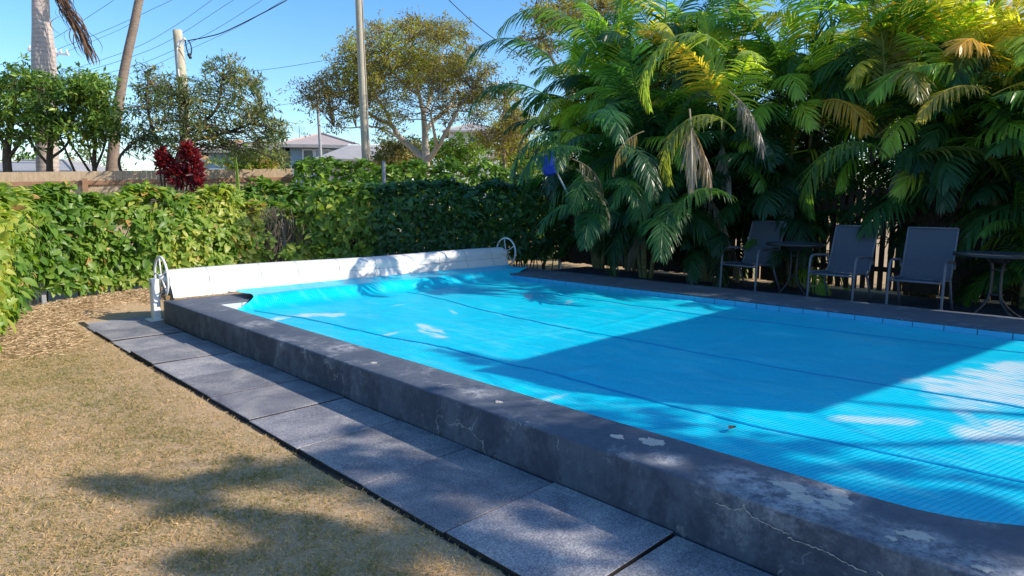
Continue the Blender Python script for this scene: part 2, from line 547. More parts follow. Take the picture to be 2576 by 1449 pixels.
    c = ramp(nt, n1, [(0.3, (0.36, 0.31, 0.295)), (0.7, (0.54, 0.47, 0.44))])
    c = mixc(nt, 0.35, c, ramp(nt, wv.outputs['Fac'], [(0.05, (0.45, 0.42, 0.4)), (0.3, (1, 1, 1))]), 'MULTIPLY')
    principled(nt, out, c, 0.8, 0.2, 0, bump(nt, wv.outputs['Fac'], 0.3, 0.01))
    M['royal_trunk'] = m
    M['brown_trunk'] = simple('brown_bark', (0.32, 0.25, 0.20), (0.18, 0.135, 0.11), 0.85, 6, 0.2, stretch=(1, 1, 3), bstr=0.6, bdist=0.02)
    M['pale_bark'] = simple('pale_bark', (0.56, 0.51, 0.45), (0.34, 0.30, 0.26), 0.8, 5, 0.2, stretch=(2, 2, 0.8), bstr=0.4, bdist=0.02)
    M['twig'] = simple('grey_brown_twigs', (0.26, 0.21, 0.16), (0.16, 0.13, 0.10), 0.85, 8, 0.2)
    M['dark_bark'] = simple('dark_bark', (0.12, 0.095, 0.075), (0.06, 0.045, 0.036), 0.85, 8, 0.2)
    M['cane'] = simple('palm_cane', (0.24, 0.22, 0.09), (0.12, 0.12, 0.06), 0.5, 5, 0.3, stretch=(1, 1, 5))
    M['wire'] = simple('black_wire', (0.02, 0.02, 0.022), None, 0.6, 5)
    M['galv'] = simple('galvanised_wire', (0.20, 0.21, 0.22), (0.12, 0.125, 0.13), 0.5, 10, metal=0.3)
    M['post_metal'] = simple('grey_steel_post', (0.34, 0.35, 0.38), (0.24, 0.25, 0.27), 0.5, 10)
    # ---- foliage
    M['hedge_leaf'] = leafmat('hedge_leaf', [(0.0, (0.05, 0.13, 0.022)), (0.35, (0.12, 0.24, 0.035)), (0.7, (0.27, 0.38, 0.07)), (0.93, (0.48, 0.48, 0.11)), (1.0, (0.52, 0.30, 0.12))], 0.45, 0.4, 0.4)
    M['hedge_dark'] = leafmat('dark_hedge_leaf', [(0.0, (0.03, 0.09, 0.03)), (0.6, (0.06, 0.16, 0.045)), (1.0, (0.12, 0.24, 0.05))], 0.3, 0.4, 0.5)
    M['back_leaf'] = leafmat('back_hedge_leaf', [(0.0, (0.04, 0.11, 0.015)), (0.6, (0.15, 0.28, 0.03)), (1.0, (0.33, 0.45, 0.05))], 0.34, 0.42, 0.4)
    M['shrub_leaf'] = leafmat('shrub_leaf', [(0.0, (0.045, 0.10, 0.025)), (0.5, (0.13, 0.24, 0.04)), (1.0, (0.34, 0.43, 0.08))], 0.32, 0.42, 0.45)
    M['olive_leaf'] = leafmat('olive_leaf', [(0.0, (0.05, 0.10, 0.045)), (0.55, (0.16, 0.21, 0.08)), (0.85, (0.32, 0.30, 0.11)), (1.0, (0.40, 0.30, 0.12))], 0.3, 0.45, 0.45)
    M['poinciana_leaf'] = leafmat('feathery_leaf', [(0.0, (0.13, 0.105, 0.055)), (0.35, (0.30, 0.25, 0.095)), (0.58, (0.40, 0.38, 0.08)), (1.0, (0.48, 0.52, 0.07))], 0.32, 0.6, 0.2)
    M['red_leaf'] = leafmat('red_leaf', [(0.0, (0.035, 0.012, 0.018)), (0.5, (0.15, 0.012, 0.022)), (1.0, (0.36, 0.022, 0.035))], 0.4, 0.4, 0.4, tmul=1.0)
    M['frond'] = leafmat('palm_frond', None, 0.5, 0.36, 0.5, objcol=True, tmul=1.55)
    M['straw'] = leafmat('dry_clippings', [(0.0, (0.30, 0.21, 0.12)), (0.5, (0.55, 0.41, 0.26)), (1.0, (0.74, 0.58, 0.40))], 0.15, 0.8, 0.1)
    M['grass'] = leafmat('short_grass', [(0.0, (0.18, 0.22, 0.065)), (0.3, (0.37, 0.31, 0.14)), (0.6, (0.60, 0.435, 0.265)), (1.0, (0.80, 0.62, 0.45))], 0.25, 0.8, 0.1)
    M['dead_frond'] = simple('dead_frond_brown', (0.17, 0.10, 0.065), (0.08, 0.05, 0.035), 0.8, 6, 0.15)
    # ---- buildings
    M['blue_wall'] = simple('blue_grey_boards', (0.27, 0.37, 0.45), (0.22, 0.31, 0.38), 0.7, 3)
    M['roof_pink'] = simple('pinkish_tin_roof', (0.43, 0.36, 0.34), (0.37, 0.31, 0.295), 0.6, 2)
    M['roof_grey'] = simple('grey_tin_roof', (0.40, 0.38, 0.36), (0.33, 0.31, 0.30), 0.6, 2)
    M['roof_orange'] = simple('orange_tile_roof', (0.46, 0.27, 0.12), (0.36, 0.20, 0.09), 0.8, 5)
    M['pale_wall'] = simple('pale_wall', (0.60, 0.60, 0.57), (0.5, 0.5, 0.48), 0.8, 2)
    M['trim'] = simple('white_trim', (0.72, 0.73, 0.74), (0.62, 0.63, 0.64), 0.6, 4)
    M['eave'] = simple('grey_eave_board', (0.30, 0.30, 0.31), None, 0.6, 4)
    M['pane'] = simple('dark_pane', (0.03, 0.04, 0.055), (0.02, 0.025, 0.035), 0.08, 3, 0.6, bstr=0.02)
    M['pale_pane'] = simple('curtained_pane', (0.36, 0.39, 0.41), (0.25, 0.27, 0.29), 0.15, 3, 0.6, bstr=0.02)
    M['blue_net'] = simple('blue_net_bag', (0.010, 0.05, 0.36), (0.007, 0.03, 0.25), 0.6, 60, 0.3, bstr=0.4)
    M['alu'] = simple('pale_pole', (0.36, 0.40, 0.46), (0.26, 0.30, 0.34), 0.35, 10, 0.5)
    M['sail'] = simple('unseen_shade_cloth', (0.12, 0.12, 0.13), None, 0.8, 30)


make_materials()

# ------------------------------------------------------------------ ground
LAWN_Z = -0.032


def mound(x, y):
    """heap of dry clippings along the hedge foot"""
    a = np.exp(-(((x - 2.2) * 0.87 - (y - 11.3) * 0.49) / 0.75) ** 2 - (((x - 2.2) * 0.49 + (y - 11.3) * 0.87) / 0.75) ** 2)
    b = np.exp(-((x - 1.25) / 0.5) ** 2 - ((y - 10.4) / 1.0) ** 2)
    c = np.exp(-((x - 3.6) / 1.3) ** 2 - ((y - 12.2) / 0.5) ** 2)
    return 0.13 * a + 0.12 * b + 0.10 * c


def ground_z(x, y):
    near = (vnoise(x * 1.3, y * 1.3, 3) - 0.5) * 0.025
    r = np.hypot(x, y)
    near = near * np.clip((40 - r) / 20, 0, 1)
    ahead = x * 0.697 + y * 0.717
    far = np.clip((ahead - 45) / 120, 0, 1) ** 1.5 * 5.0 * (0.4 + 0.6 * vnoise(x / 40, y / 40, 9))
    return LAWN_Z + near + mound(x, y) + far


def axis_pts():
    a = np.concatenate([-np.geomspace(3000, 30, 24), np.linspace(-28, -3, 26), np.linspace(-2.8, 16, 120), np.linspace(16.5, 40, 30), np.geomspace(44, 3000, 30)])
    return a


gx = axis_pts(); gy = axis_pts()
XX, YY = np.meshgrid(gx, gy, indexing='ij')
ZZ = ground_z(XX, YY)
# the lawn dips below the pavers, the pool and the deck
inp = (XX > 1.95) & (XX < 11.4) & (YY > -2.2) & (YY < 9.9)
ZZ = np.where(inp, -0.25, ZZ)
nx, ny = len(gx), len(gy)
idx = np.arange(nx * ny).reshape(nx, ny)
q = np.stack([idx[:-1, :-1], idx[1:, :-1], idx[1:, 1:], idx[:-1, 1:]], -1).reshape(-1, 4)
me = npmesh('lawn', np.stack([XX, YY, ZZ], -1), q, M['lawn'], smooth=True)
tag(link('lawn', me), kind='structure')

# deck on the far side
b = MB().box((9.20, -2.0, -0.2), (11.75, 9.6, 0.10))
tag(b.build('pool_deck', M['deck']), kind='structure')

# ------------------------------------------------------------------ paver path
path = tag(empty('paver_path', (2.26, 5, 0)), kind='structure')
yb = 10.05
edges_y = [10.06, 9.32, 8.55, 7.78, 7.01, 6.24, 5.47, 4.70, 3.93, 3.15, 2.39, 1.60, 0.83, 0.06, -0.72]
for i in range(len(edges_y) - 1):
    y1, y0 = edges_y[i], edges_y[i + 1]
    w = 0.79
    g = 0.011 if y0 > 3.5 else 0.015
    dz = random.uniform(-0.010, 0.006)
    bm = bmesh.new()
    bmesh.ops.create_cube(bm, size=1)
    bmesh.ops.scale(bm, vec=(w, y1 - y0 - g, 0.09), verts=bm.verts)
    bmesh.ops.bevel(bm, geom=[e for e in bm.edges], offset=0.004, segments=1, affect='EDGES')
    for vv in bm.verts:
        vv.co.x += random.uniform(-.003, .003); vv.co.y += random.uniform(-.003, .003)
    pm = bpy.data.meshes.new('paver'); bm.to_mesh(pm); bm.free()
    pm.materials.append(M['paver']); pm.materials.append(M['soil'])
    for pp in pm.polygons:
        if abs(pp.normal.z) < .3: pp.material_index = 1  # upright faces take the dark strip colour, deepening the edge gap
    o = link('paver', pm, path)
    o.location = (1.865 + w / 2 + random.uniform(-.012, .012) - 2.26, (y0 + y1) / 2 - 5, -0.045 + dz)
    o.rotation_euler = (random.uniform(-.008, .008), random.uniform(-.009, .009), random.uniform(-.012, .012))

ys_ = np.linspace(.2, 10.1, 160)
xe = 1.862 - .035 * vnoise(ys_ * 2.3, ys_ * 0, 71) - .02 * vnoise(ys_ * 9, ys_ * 0, 72)
n__ = len(ys_)
zz_ = ground_z(xe, ys_)
V = np.concatenate([np.column_stack([xe, ys_, zz_ + .003]), np.column_stack([np.full(n__, 1.90), ys_, zz_ + .002])])
ii = np.arange(n__ - 1)
tag(link('soil_edge', npmesh('soil_edge', V, np.stack([ii, n__ + ii, n__ + ii + 1, ii + 1], 1), M['soil'])), kind='structure')

# ------------------------------------------------------------------ pool surround (raised painted wall)
XO0, XO1, YO0, YO1 = 2.67, 9.20, -1.15, 9.36
XI0, XI1, YI0, YI1 = 3.10, 8.20, 0.07, 8.64
ZT = 0.29
pool = tag(empty('pool_surround', (5.7, 4.3, 0)), kind='structure')


def ring_pts():
    """matching inner and outer outlines, counter-clockwise"""
    inner, outer = [], []
    def straight(p, q, po, qo, n):
        for t in np.linspace(0, 1, n, endpoint=False):
            inner.append(np.array(p) * (1 - t) + np.array(q) * t)
            outer.append(np.array(po) * (1 - t) + np.array(qo) * t)
    def corner(cx, cy, r, a0, oa, oc, ob, n=10):
        for k in range(n):
            t = k / n
            a = a0 + t * math.pi / 2
            inner.append(np.array([cx + r * math.cos(a), cy + r * math.sin(a)]))
            outer.append(np.array(oa) * (1 - 2 * t) + np.array(oc) * 2 * t if t < .5 else np.array(oc) * (2 - 2 * t) + np.array(ob) * (2 * t - 1))
    r0, r1 = 0.75, 0.06
    straight((XI0 + r0, YI0), (XI1 - r0, YI0), (XI0 + r0, YO0), (XI1 - r0, YO0), 20)
    corner(XI1 - r0, YI0 + r0, r0, -math.pi / 2, (XI1 - r0, YO0), (XO1, YO0), (XO1, YI0 + r0))
    straight((XI1, YI0 + r0), (XI1, YI1 - r1), (XO1, YI0 + r0), (XO1, YI1 - r1), 40)
    corner(XI1 - r1, YI1 - r1, r1, 0, (XO1, YI1 - r1), (XO1, YO1), (XI1 - r1, YO1), 4)
    straight((XI1 - r1, YI1), (XI0 + r1, YI1), (XI1 - r1, YO1), (XI0 + r1, YO1), 30)
    corner(XI0 + r1, YI1 - r1, r1, math.pi / 2, (XI0 + r1, YO1), (XO0, YO1), (XO0, YI1 - r1), 4)
    straight((XI0, YI1 - r1), (XI0, YI0 + r0), (XO0, YI1 - r1), (XO0, YI0 + r0), 60)
    corner(XI0 + r0, YI0 + r0, r0, math.pi, (XO0, YI0 + r0), (XO0, YO0), (XI0 + r0, YO0))
    return np.array(inner), np.array(outer)


IN, OU = ring_pts()
n = len(IN)
cen = np.array([5.7, 4.3])


def wob(p, s): return (vnoise(p[:, 0] * 2.1 + s, p[:, 1] * 2.1, 5) - .5) * 0.004


rows = []
for (base, off, z) in ((OU, 0.0, -0.25), (OU, 0.0, 0.02), (OU, 0.0, ZT - 0.016), (OU, 0.004, ZT - 0.006), (OU, 0.014, ZT), (None, .25, ZT), (None, .5, ZT), (None, .75, ZT), (IN, -0.014, ZT), (IN, -0.004, ZT - .006), (IN, 0.0, ZT - 0.02), (IN, 0.0, 0.0)):
    d = unit(OU - IN)
    if base is None:
        p = OU * (1 - off) + IN * off
        z_ = np.full(n, z) + wob(p, 1.0)
    else:
        p = base - d * off if base is OU else base + d * (-off)
        z_ = np.full(n, z) + (wob(p, 1.0) if z > 0.25 else 0)
    p = p + d * (wob(np.stack([p[:, 0] * 3, z_ * 9 + p[:, 1] * 3], 1), 2.0))[:, None] * .7
    rows.append(np.column_stack([p, z_]))
V = np.concatenate(rows)
qs = []
for i in range(len(rows) - 1):
    a = i * n; bb = (i + 1) * n
    k = np.arange(n)
    qs.append(np.stack([a + k, a + (k + 1) % n, bb + (k + 1) % n, bb + k], 1))
me = npmesh('coping', V, np.concatenate(qs), M['coping'], smooth=True)
me.polygons.foreach_set('use_smooth', np.ones(len(me.polygons), bool))
link('coping', me, pool, True)

# waterline tiles on the inside of the far side, the reel end and the near side
tme = {}


def tile_mesh(l):
    k = round(l, 2)
    if k not in tme:
        b = MB().box((-0.012, -l / 2 + .004, -0.055), (0.0, l / 2 - .004, 0.055))
        tme[k] = npmesh('tile', np.concatenate(b.v), np.concatenate(b.q), M['tile'])
    return tme[k]


TS = 0.30
for k in range(28):
    o = link('tile', tile_mesh(TS), pool)
    o.location = (XI1 - .003 - 5.7, YI1 - .15 - k * TS - 4.3, ZT - 0.078)
wtile = npmesh('tile', np.concatenate(MB().box((-0.012, -TS / 2 + .004, -0.055), (0.0, TS / 2 - .004, 0.055)).v), MB().box((0, 0, 0), (1, 1, 1)).q[0], M['sunlit_tile'])
for k in range(16):
    o = link('tile', wtile, pool)
    o.rotation_euler = (0, 0, math.pi / 2)
    o.location = (XI0 + .16 + k * TS - 5.7, YI1 - .003 - 4.3, ZT - 0.078)

wv = MB().poly([(XI0 - .05, YI0 - .05, 0.135), (XI1 + .05, YI0 - .05, 0.135), (XI1 + .05, YI1 + .05, 0.135), (XI0 - .05, YI1 + .05, 0.135)])
tag(wv.build('pool_water', M['water']), kind='structure')

# flaked paint showing bare plaster on the near coping
for (px, py, rr) in ((1640, 1110, .075), (1552, 1097, .045), (1985, 1222, .075), (2018, 1252, .06), (2106, 1240, .055), (2092, 1268, .06), (2116, 1258, .045), (2310, 1346, .05), (2268, 1340, .025), (1255, 1010, .03), (940, 912, .03), (2470, 1428, .03), (2240, 1352, .02)):
    c = G(px, py, ZT + .004)
    nn = 40
    ang = np.linspace(0, 2 * np.pi, nn, endpoint=False)
    rad = rr * (0.35 + 0.7 * vnoise(np.cos(ang) * 2.2 + px, np.sin(ang) * 2.2 + py, 4) + .45 * vnoise(np.cos(ang) * 6 + px, np.sin(ang) * 6 + py, 5))
    ring0 = np.column_stack([c[0] + rad * np.cos(ang) * .75, c[1] + rad * np.sin(ang) * 1.0, np.full(nn, ZT + .0030)])
    ring1 = ring0.copy(); ring1[:, 2] = ZT - .01
    bq = MB().add(np.vstack([ring0, ring1, [[c[0], c[1], ZT + .0035]]]), [(k, nn + k, nn + (k + 1) % nn, (k + 1) % nn) for k in range(nn)], [(2 * nn, k, (k + 1) % nn) for k in range(nn)])
    bq.build('paint_chip', M['chip'], pool, wc=True)

# pale cracks running along the near face of the wall
def on_wall(px, py, X=2.662):
    v = FW * F_PX + RTH * (px - CX) - UP * (py - CY)
    return np.array([0, 0, CAM_H]) + v * (X / v[0])
for pts in (((1800, 1267), (1845, 1283), (1872, 1281), (1898, 1303), (1940, 1325), (1986, 1345)), ((1980, 1352), (2030, 1371), (2078, 1388), (2120, 1413), (2180, 1440)), ((1871, 1262), (1873, 1281)), ((1402, 1075), (1404, 1110), (1403, 1132)), ((2210, 1436), (2235, 1460), (2280, 1490))):
    pp = []
    for a_, b_ in zip(pts[:-1], pts[1:]):
        for t in np.linspace(0, 1, 7, endpoint=False):
            pp.append((a_[0] * (1 - t) + b_[0] * t + random.uniform(-3, 3), a_[1] * (1 - t) + b_[1] * t + random.uniform(-2.5, 2.5)))
    pp.append(pts[-1])
    pp = np.array([on_wall(*p_) for p_ in pp])
    keep = pp[:, 2] < ZT - .02
    pp = pp[keep]
    w = np.array([random.uniform(.0008, .0032) for _ in pp])
    up_ = unit(np.cross(np.gradient(pp, axis=0), np.array([1.0, 0, 0])))
    V = np.concatenate([pp + up_ * w[:, None], pp - up_ * w[:, None]]); m_ = len(pp); ii = np.arange(m_ - 1)
    link('crack', npmesh('crack', V, np.stack([ii, ii + 1, m_ + ii + 1, m_ + ii], 1), M['chip']), pool, True)

# ------------------------------------------------------------------ pool cover
cov = empty('pool_cover', (5.7, 4.3, 0.2), 0, 'blue bubble plastic sheet floating over the whole swimming pool', 'pool cover')
ny_, nx_ = 300, 170
Yr = np.linspace(YI0 + .015, 9.34, ny_)


def sstep(a, b, x):
    t = np.clip((x - a) / (b - a), 0, 1)
    return t * t * (3 - 2 * t)


def cover_edges(Y):
    r0 = .75
    t = np.clip(r0 - (Y - YI0), 0, r0)
    inset = r0 - np.sqrt(np.maximum(r0 * r0 - t * t, 0))
    xl = XI0 + .012 + inset + 0.40 * sstep(8.25, 8.62, Y) + .05 * sstep(7.5, 8.3, Y)
    xr = XI1 - .02 - inset + 0.72 * sstep(8.35, 8.75, Y)
    return xl, xr


def cover_z(X, Y, xl, xr):
    z = 0.205 + 0.125 * sstep(8.34, 8.72, Y) + 0.02 * sstep(9.1, 9.34, Y)
    rip = (vnoise(X * .9 + Y * .35, Y * 1.0, 11) - .5) * .018 + (vnoise(X * 2.6 + Y * 1.3, Y * 2.0 - X, 12) - .5) * .012 + (vnoise(X * 7 + Y * 3, Y * 4.0 - X * 2, 15) - .5) * .008
    # long creases from the roll
    rip += 0.008 * np.exp(-((np.mod(Y + .15 * np.sin(X * 1.3), 1.35) - .6) / .05) ** 2) * vnoise(X * .8, Y, 13)
    z = z + rip * (1 - .5 * sstep(8.2, 8.6, Y))
    # bulge and folds where it leaves the water
    z = z + .05 * np.exp(-((Y - 8.55) / .22) ** 2) * (0.3 + vnoise(X * 1.2, Y * .2, 14))
    # creased rise near the near edge and turned up edges
    z = z + .02 * np.exp(-((X - xl) / .03) ** 2)
    return z


tt = np.linspace(0, 1, nx_)
CXX, CYY = [], []
for y in Yr:
    xl, xr = cover_edges(np.array(y))
    CXX.append(xl + (xr - xl) * tt); CYY.append(np.full(nx_, y))
CXX = np.array(CXX); CYY = np.array(CYY)
XL, XR = cover_edges(CYY)
CZ = cover_z(CXX, CYY, XL, XR)
# glare off puddles painted in as pale patches: (px, py, length along X, along Y, turn)
glare = np.zeros_like(CXX)
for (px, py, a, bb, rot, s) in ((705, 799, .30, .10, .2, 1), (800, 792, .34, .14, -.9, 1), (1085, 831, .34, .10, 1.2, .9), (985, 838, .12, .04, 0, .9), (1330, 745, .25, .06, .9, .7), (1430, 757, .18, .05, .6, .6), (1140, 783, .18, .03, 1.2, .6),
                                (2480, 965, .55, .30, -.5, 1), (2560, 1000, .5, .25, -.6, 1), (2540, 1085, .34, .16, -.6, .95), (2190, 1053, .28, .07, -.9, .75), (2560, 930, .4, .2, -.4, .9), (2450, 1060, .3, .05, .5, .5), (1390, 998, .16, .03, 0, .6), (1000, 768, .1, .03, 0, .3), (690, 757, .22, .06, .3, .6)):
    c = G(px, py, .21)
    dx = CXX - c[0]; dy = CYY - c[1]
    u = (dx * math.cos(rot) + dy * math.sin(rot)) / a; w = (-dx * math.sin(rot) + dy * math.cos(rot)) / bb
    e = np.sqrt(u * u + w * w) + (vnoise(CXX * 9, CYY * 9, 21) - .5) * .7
    glare = np.maximum(glare, s * np.clip((1.25 - e) / .45, 0, 1))
idx = np.arange(ny_ * nx_).reshape(ny_, nx_)
q = np.stack([idx[:-1, :-1], idx[:-1, 1:], idx[1:, 1:], idx[1:, :-1]], -1).reshape(-1, 4)
me = npmesh('sheet', np.stack([CXX, CYY, CZ], -1), q, M['cover'], glare.ravel(), True)
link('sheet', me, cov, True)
# welded seams running the length of the sheet
for pts in (((3.42, 8.25), (3.55, 7.6), (3.72, 5.8), (3.85, 3.9), (3.85, 1.9), (3.98, .9), (4.05, .06)), ((5.78, 8.25), (5.74, 7.5), (5.45, 5.4), (5.35, 3.3), (5.47, 1.1), (5.5, .06)), ((7.35, 8.2), (7.28, 6.5), (7.25, 4.1), (7.5, 1.0), (7.5, .1))):
    cc = smooth_curve([(*p, 0) for p in pts], 80)
    x, y = cc[:, 0] + (vnoise(cc[:, 1] * 1.2, cc[:, 0], 31) - .5) * .015, cc[:, 1]
    v = []
    for dx, dz in ((-.014, .001), (-.007, .006), (.007, .006), (.014, .001)):
        X = x + dx
        xl, xr = cover_edges(y)
        v.append(np.column_stack([X, y, cover_z(X, y, xl, xr) + dz + .001]))
    m_ = len(x)
    vv = np.concatenate(v)
    qq = []
    for k in range(3):
        i = np.arange(m_ - 1)
        qq.append(np.stack([k * m_ + i, (k + 1) * m_ + i, (k + 1) * m_ + i + 1, k * m_ + i + 1], 1))
    link('seam', npmesh('seam', vv, np.concatenate(qq), M['seam'], smooth=True), cov, True)
# a dead leaf lying on the cover
def small_leaf(px, py, z, label, name='fallen_leaf', s=.05):
    c = G(px, py, z)
    v = np.array([(-1, 0, .12), (-.2, .5, .3), (.9, 0, .1), (-.2, -.5, .25), (0, 0, 0.05)]) * s
    b = MB().add(v + c, None, [(0, 4, 1), (1, 4, 2), (2, 4, 3), (3, 4, 0)])
    tag(b.build(name, M['dark_bark']), label, 'leaf')
small_leaf(1843, 1077, .215, 'small dark dead leaf lying on the sunny part of the blue cover')
small_leaf(1115, 1092, .01, 'small curled brown leaf on the pavers against the pool wall', s=.045)

# ------------------------------------------------------------------ cover reel with white overcover
reel = empty('cover_reel', (5.9, 9.6, ZT), 0, 'long white pool cover reel under a white vinyl sheet at the far pool end', 'pool reel')
RX0, RX1, RYC, RZC, RR = 2.80, 9.02, 9.62, 0.545, 0.125
# rolled overcover: front skirt hangs to the coping, wraps over the roll, drops behind
prof = [(9.365, .31)] + [(9.40, .40), (9.45, .475)]
for a in np.linspace(200, 20, 12):
    prof.append((RYC + (RR + .02) * math.cos(R(a)) * 1.15, RZC + (RR) * math.sin(R(a))))
prof += [(9.80, .47), (9.82, .30)]
prof = np.array(prof)
ns = 90
xs = np.linspace(RX0, RX1, ns)
V = []
for x in xs:
    t = (x - RX0) / (RX1 - RX0)
    p = prof.copy()
    h = np.clip((p[:, 1] - .31) / .3, 0, 1)
    p[:, 0] += (vnoise(np.full(len(p), x * 1.7), p[:, 1] * 6, 41) - .5) * .05 * (1 - h * .6) + t * .33 * 0
    p[:, 1] += .010 * math.sin(t * 9) * h
    V.append(np.column_stack([np.full(len(p), x), p[:, 0] + t * .0, p[:, 1]]))
m_ = len(prof)
V = np.concatenate(V)
i, k = np.meshgrid(np.arange(ns - 1), np.arange(m_ - 1), indexing='ij')
a = (i * m_ + k).ravel()
q = np.stack([a, a + m_, a + m_ + 1, a + 1], 1)
link('overcover', npmesh('overcover', V, q, M['white_sheet'], smooth=True), reel, True)
# creases pressed into the sheet where it was folded
for x in np.linspace(RX0 + .55, RX1 - .4, 9):
    x = x + random.uniform(-.06, .06)
    pts = []
    for (y, z) in prof[:10]:
        y2 = y + (vnoise(np.array([x * 1.7]), np.array([z * 6]), 41)[0] - .5) * .05 * (1 - np.clip((z - .31) / .3, 0, 1) * .6)
        pts.append((x, y2 - .002, z + .010 * math.sin((x - RX0) / (RX1 - RX0) * 9) * np.clip((z - .31) / .3, 0, 1)))
    MB().tube(pts, .004, 5).build('fold_crease', M['crease'], reel, True, True)
pts = []
for x in xs[2:-2]:
    j = 2
    y2 = prof[j][0] + (vnoise(np.array([x * 1.7]), np.array([prof[j][1] * 6]), 41)[0] - .5) * .05 * (1 - np.clip((prof[j][1] - .31) / .3, 0, 1) * .6)
    pts.append((x, y2 - .001, prof[j][1] + .010 * math.sin((x - RX0) / (RX1 - RX0) * 9) * np.clip((prof[j][1] - .31) / .3, 0, 1)))
MB().tube(pts, .0045, 5).build('fold_crease', M['crease'], reel, True, True)
MB().tube([(RX0 - .05, RYC, RZC), (RX1 + .12, RYC, RZC)], .05, 14).build('axle', M['white_paint'], reel, True, True)
MB().tube([(RX0 + .02, RYC, RZC), (RX1 - .02, RYC, RZC)], .105, 20).build('rolled_sheet', M['cover'], reel, True, True)


def reel_wheel(x, lab):
    c = np.array([x, RYC, RZC + .03])
    ang = np.linspace(0, 2 * np.pi, 40, endpoint=False)
    rim = np.column_stack([np.full(40, x), c[1] + .275 * np.cos(ang), c[2] + .275 * np.sin(ang)])
    w = MB().tube(rim, .017, 8, closed=True).build('wheel', M['white_paint'], reel, True, True)
    w['label'] = lab
    for a in (R(80), R(152), R(224), R(296), R(8)):
        MB().tube([c, c + np.array([0, .27 * math.cos(a), .27 * math.sin(a)])], .011, 6).build('spoke', M['white_paint'], w, True, False).matrix_parent_inverse = reel.matrix_basis.inverted() @ Matrix.Identity(4)
    h = MB()
    h.tube([c - np.array([.035, 0, 0]), c + np.array([.035, 0, 0])], .045, 14)
    h.build('hub', M['white_paint'], w, True)


def reel_stand(x, zb):
    s = MB().box((x - .045, RYC - .085, zb), (x + .045, RYC + .055, RZC + .02), .008).build('stand', M['white_paint'], reel, False, True)
    s2 = MB().box((x - .11, RYC - .13, zb), (x + .06, RYC + .12, zb + .02), .006).build('foot_plate', M['white_paint'], reel, False, True)
    MB().tube([(x - .05, RYC - .02, RZC - .05), (x + .05, RYC - .02, RZC - .05)], .018, 8).build('bolt', M['galv'], reel, True, True)


# wheels and stands at both ends
bpy.context.view_layer.update()
reel_wheel(RX0 - .06, 'left hand wheel')
reel_wheel(RX1 + .16, 'right hand wheel')
reel_stand(RX0 - .16, 0.0)
reel_stand(RX1 + .07, 0.2)
MB().box((RX0 - .08, RYC - .2, ZT - .01), (RX0 + .03, RYC + .15, ZT + .05)).build('rusty_bracket', M['rust'], reel, False, True)
for o in list(reel.children):
    for c in o.children:
        c.matrix_parent_inverse = Matrix.Translation(-reel.location)
        # children of a child placed with the same undo as their parent
        c.matrix_parent_inverse = Matrix.Identity(4)

# hose or cord curling over the stand
cc = smooth_curve([(2.78, 9.42, .47), (2.7, 9.44, .42), (2.66, 9.45, .34), (2.70, 9.46, .30), (2.8, 9.46, .29)], 20)
MB().tube(cc, .008, 6).build('cord', M['frame'], reel, True, True)


# ------------------------------------------------------------------ furniture on the deck
def copy_tree(o, parent=None):
    c = o.copy(); COL.objects.link(c)
    if parent is not None: c.parent = parent
    for ch in list(o.children): copy_tree(ch, c)
    return c


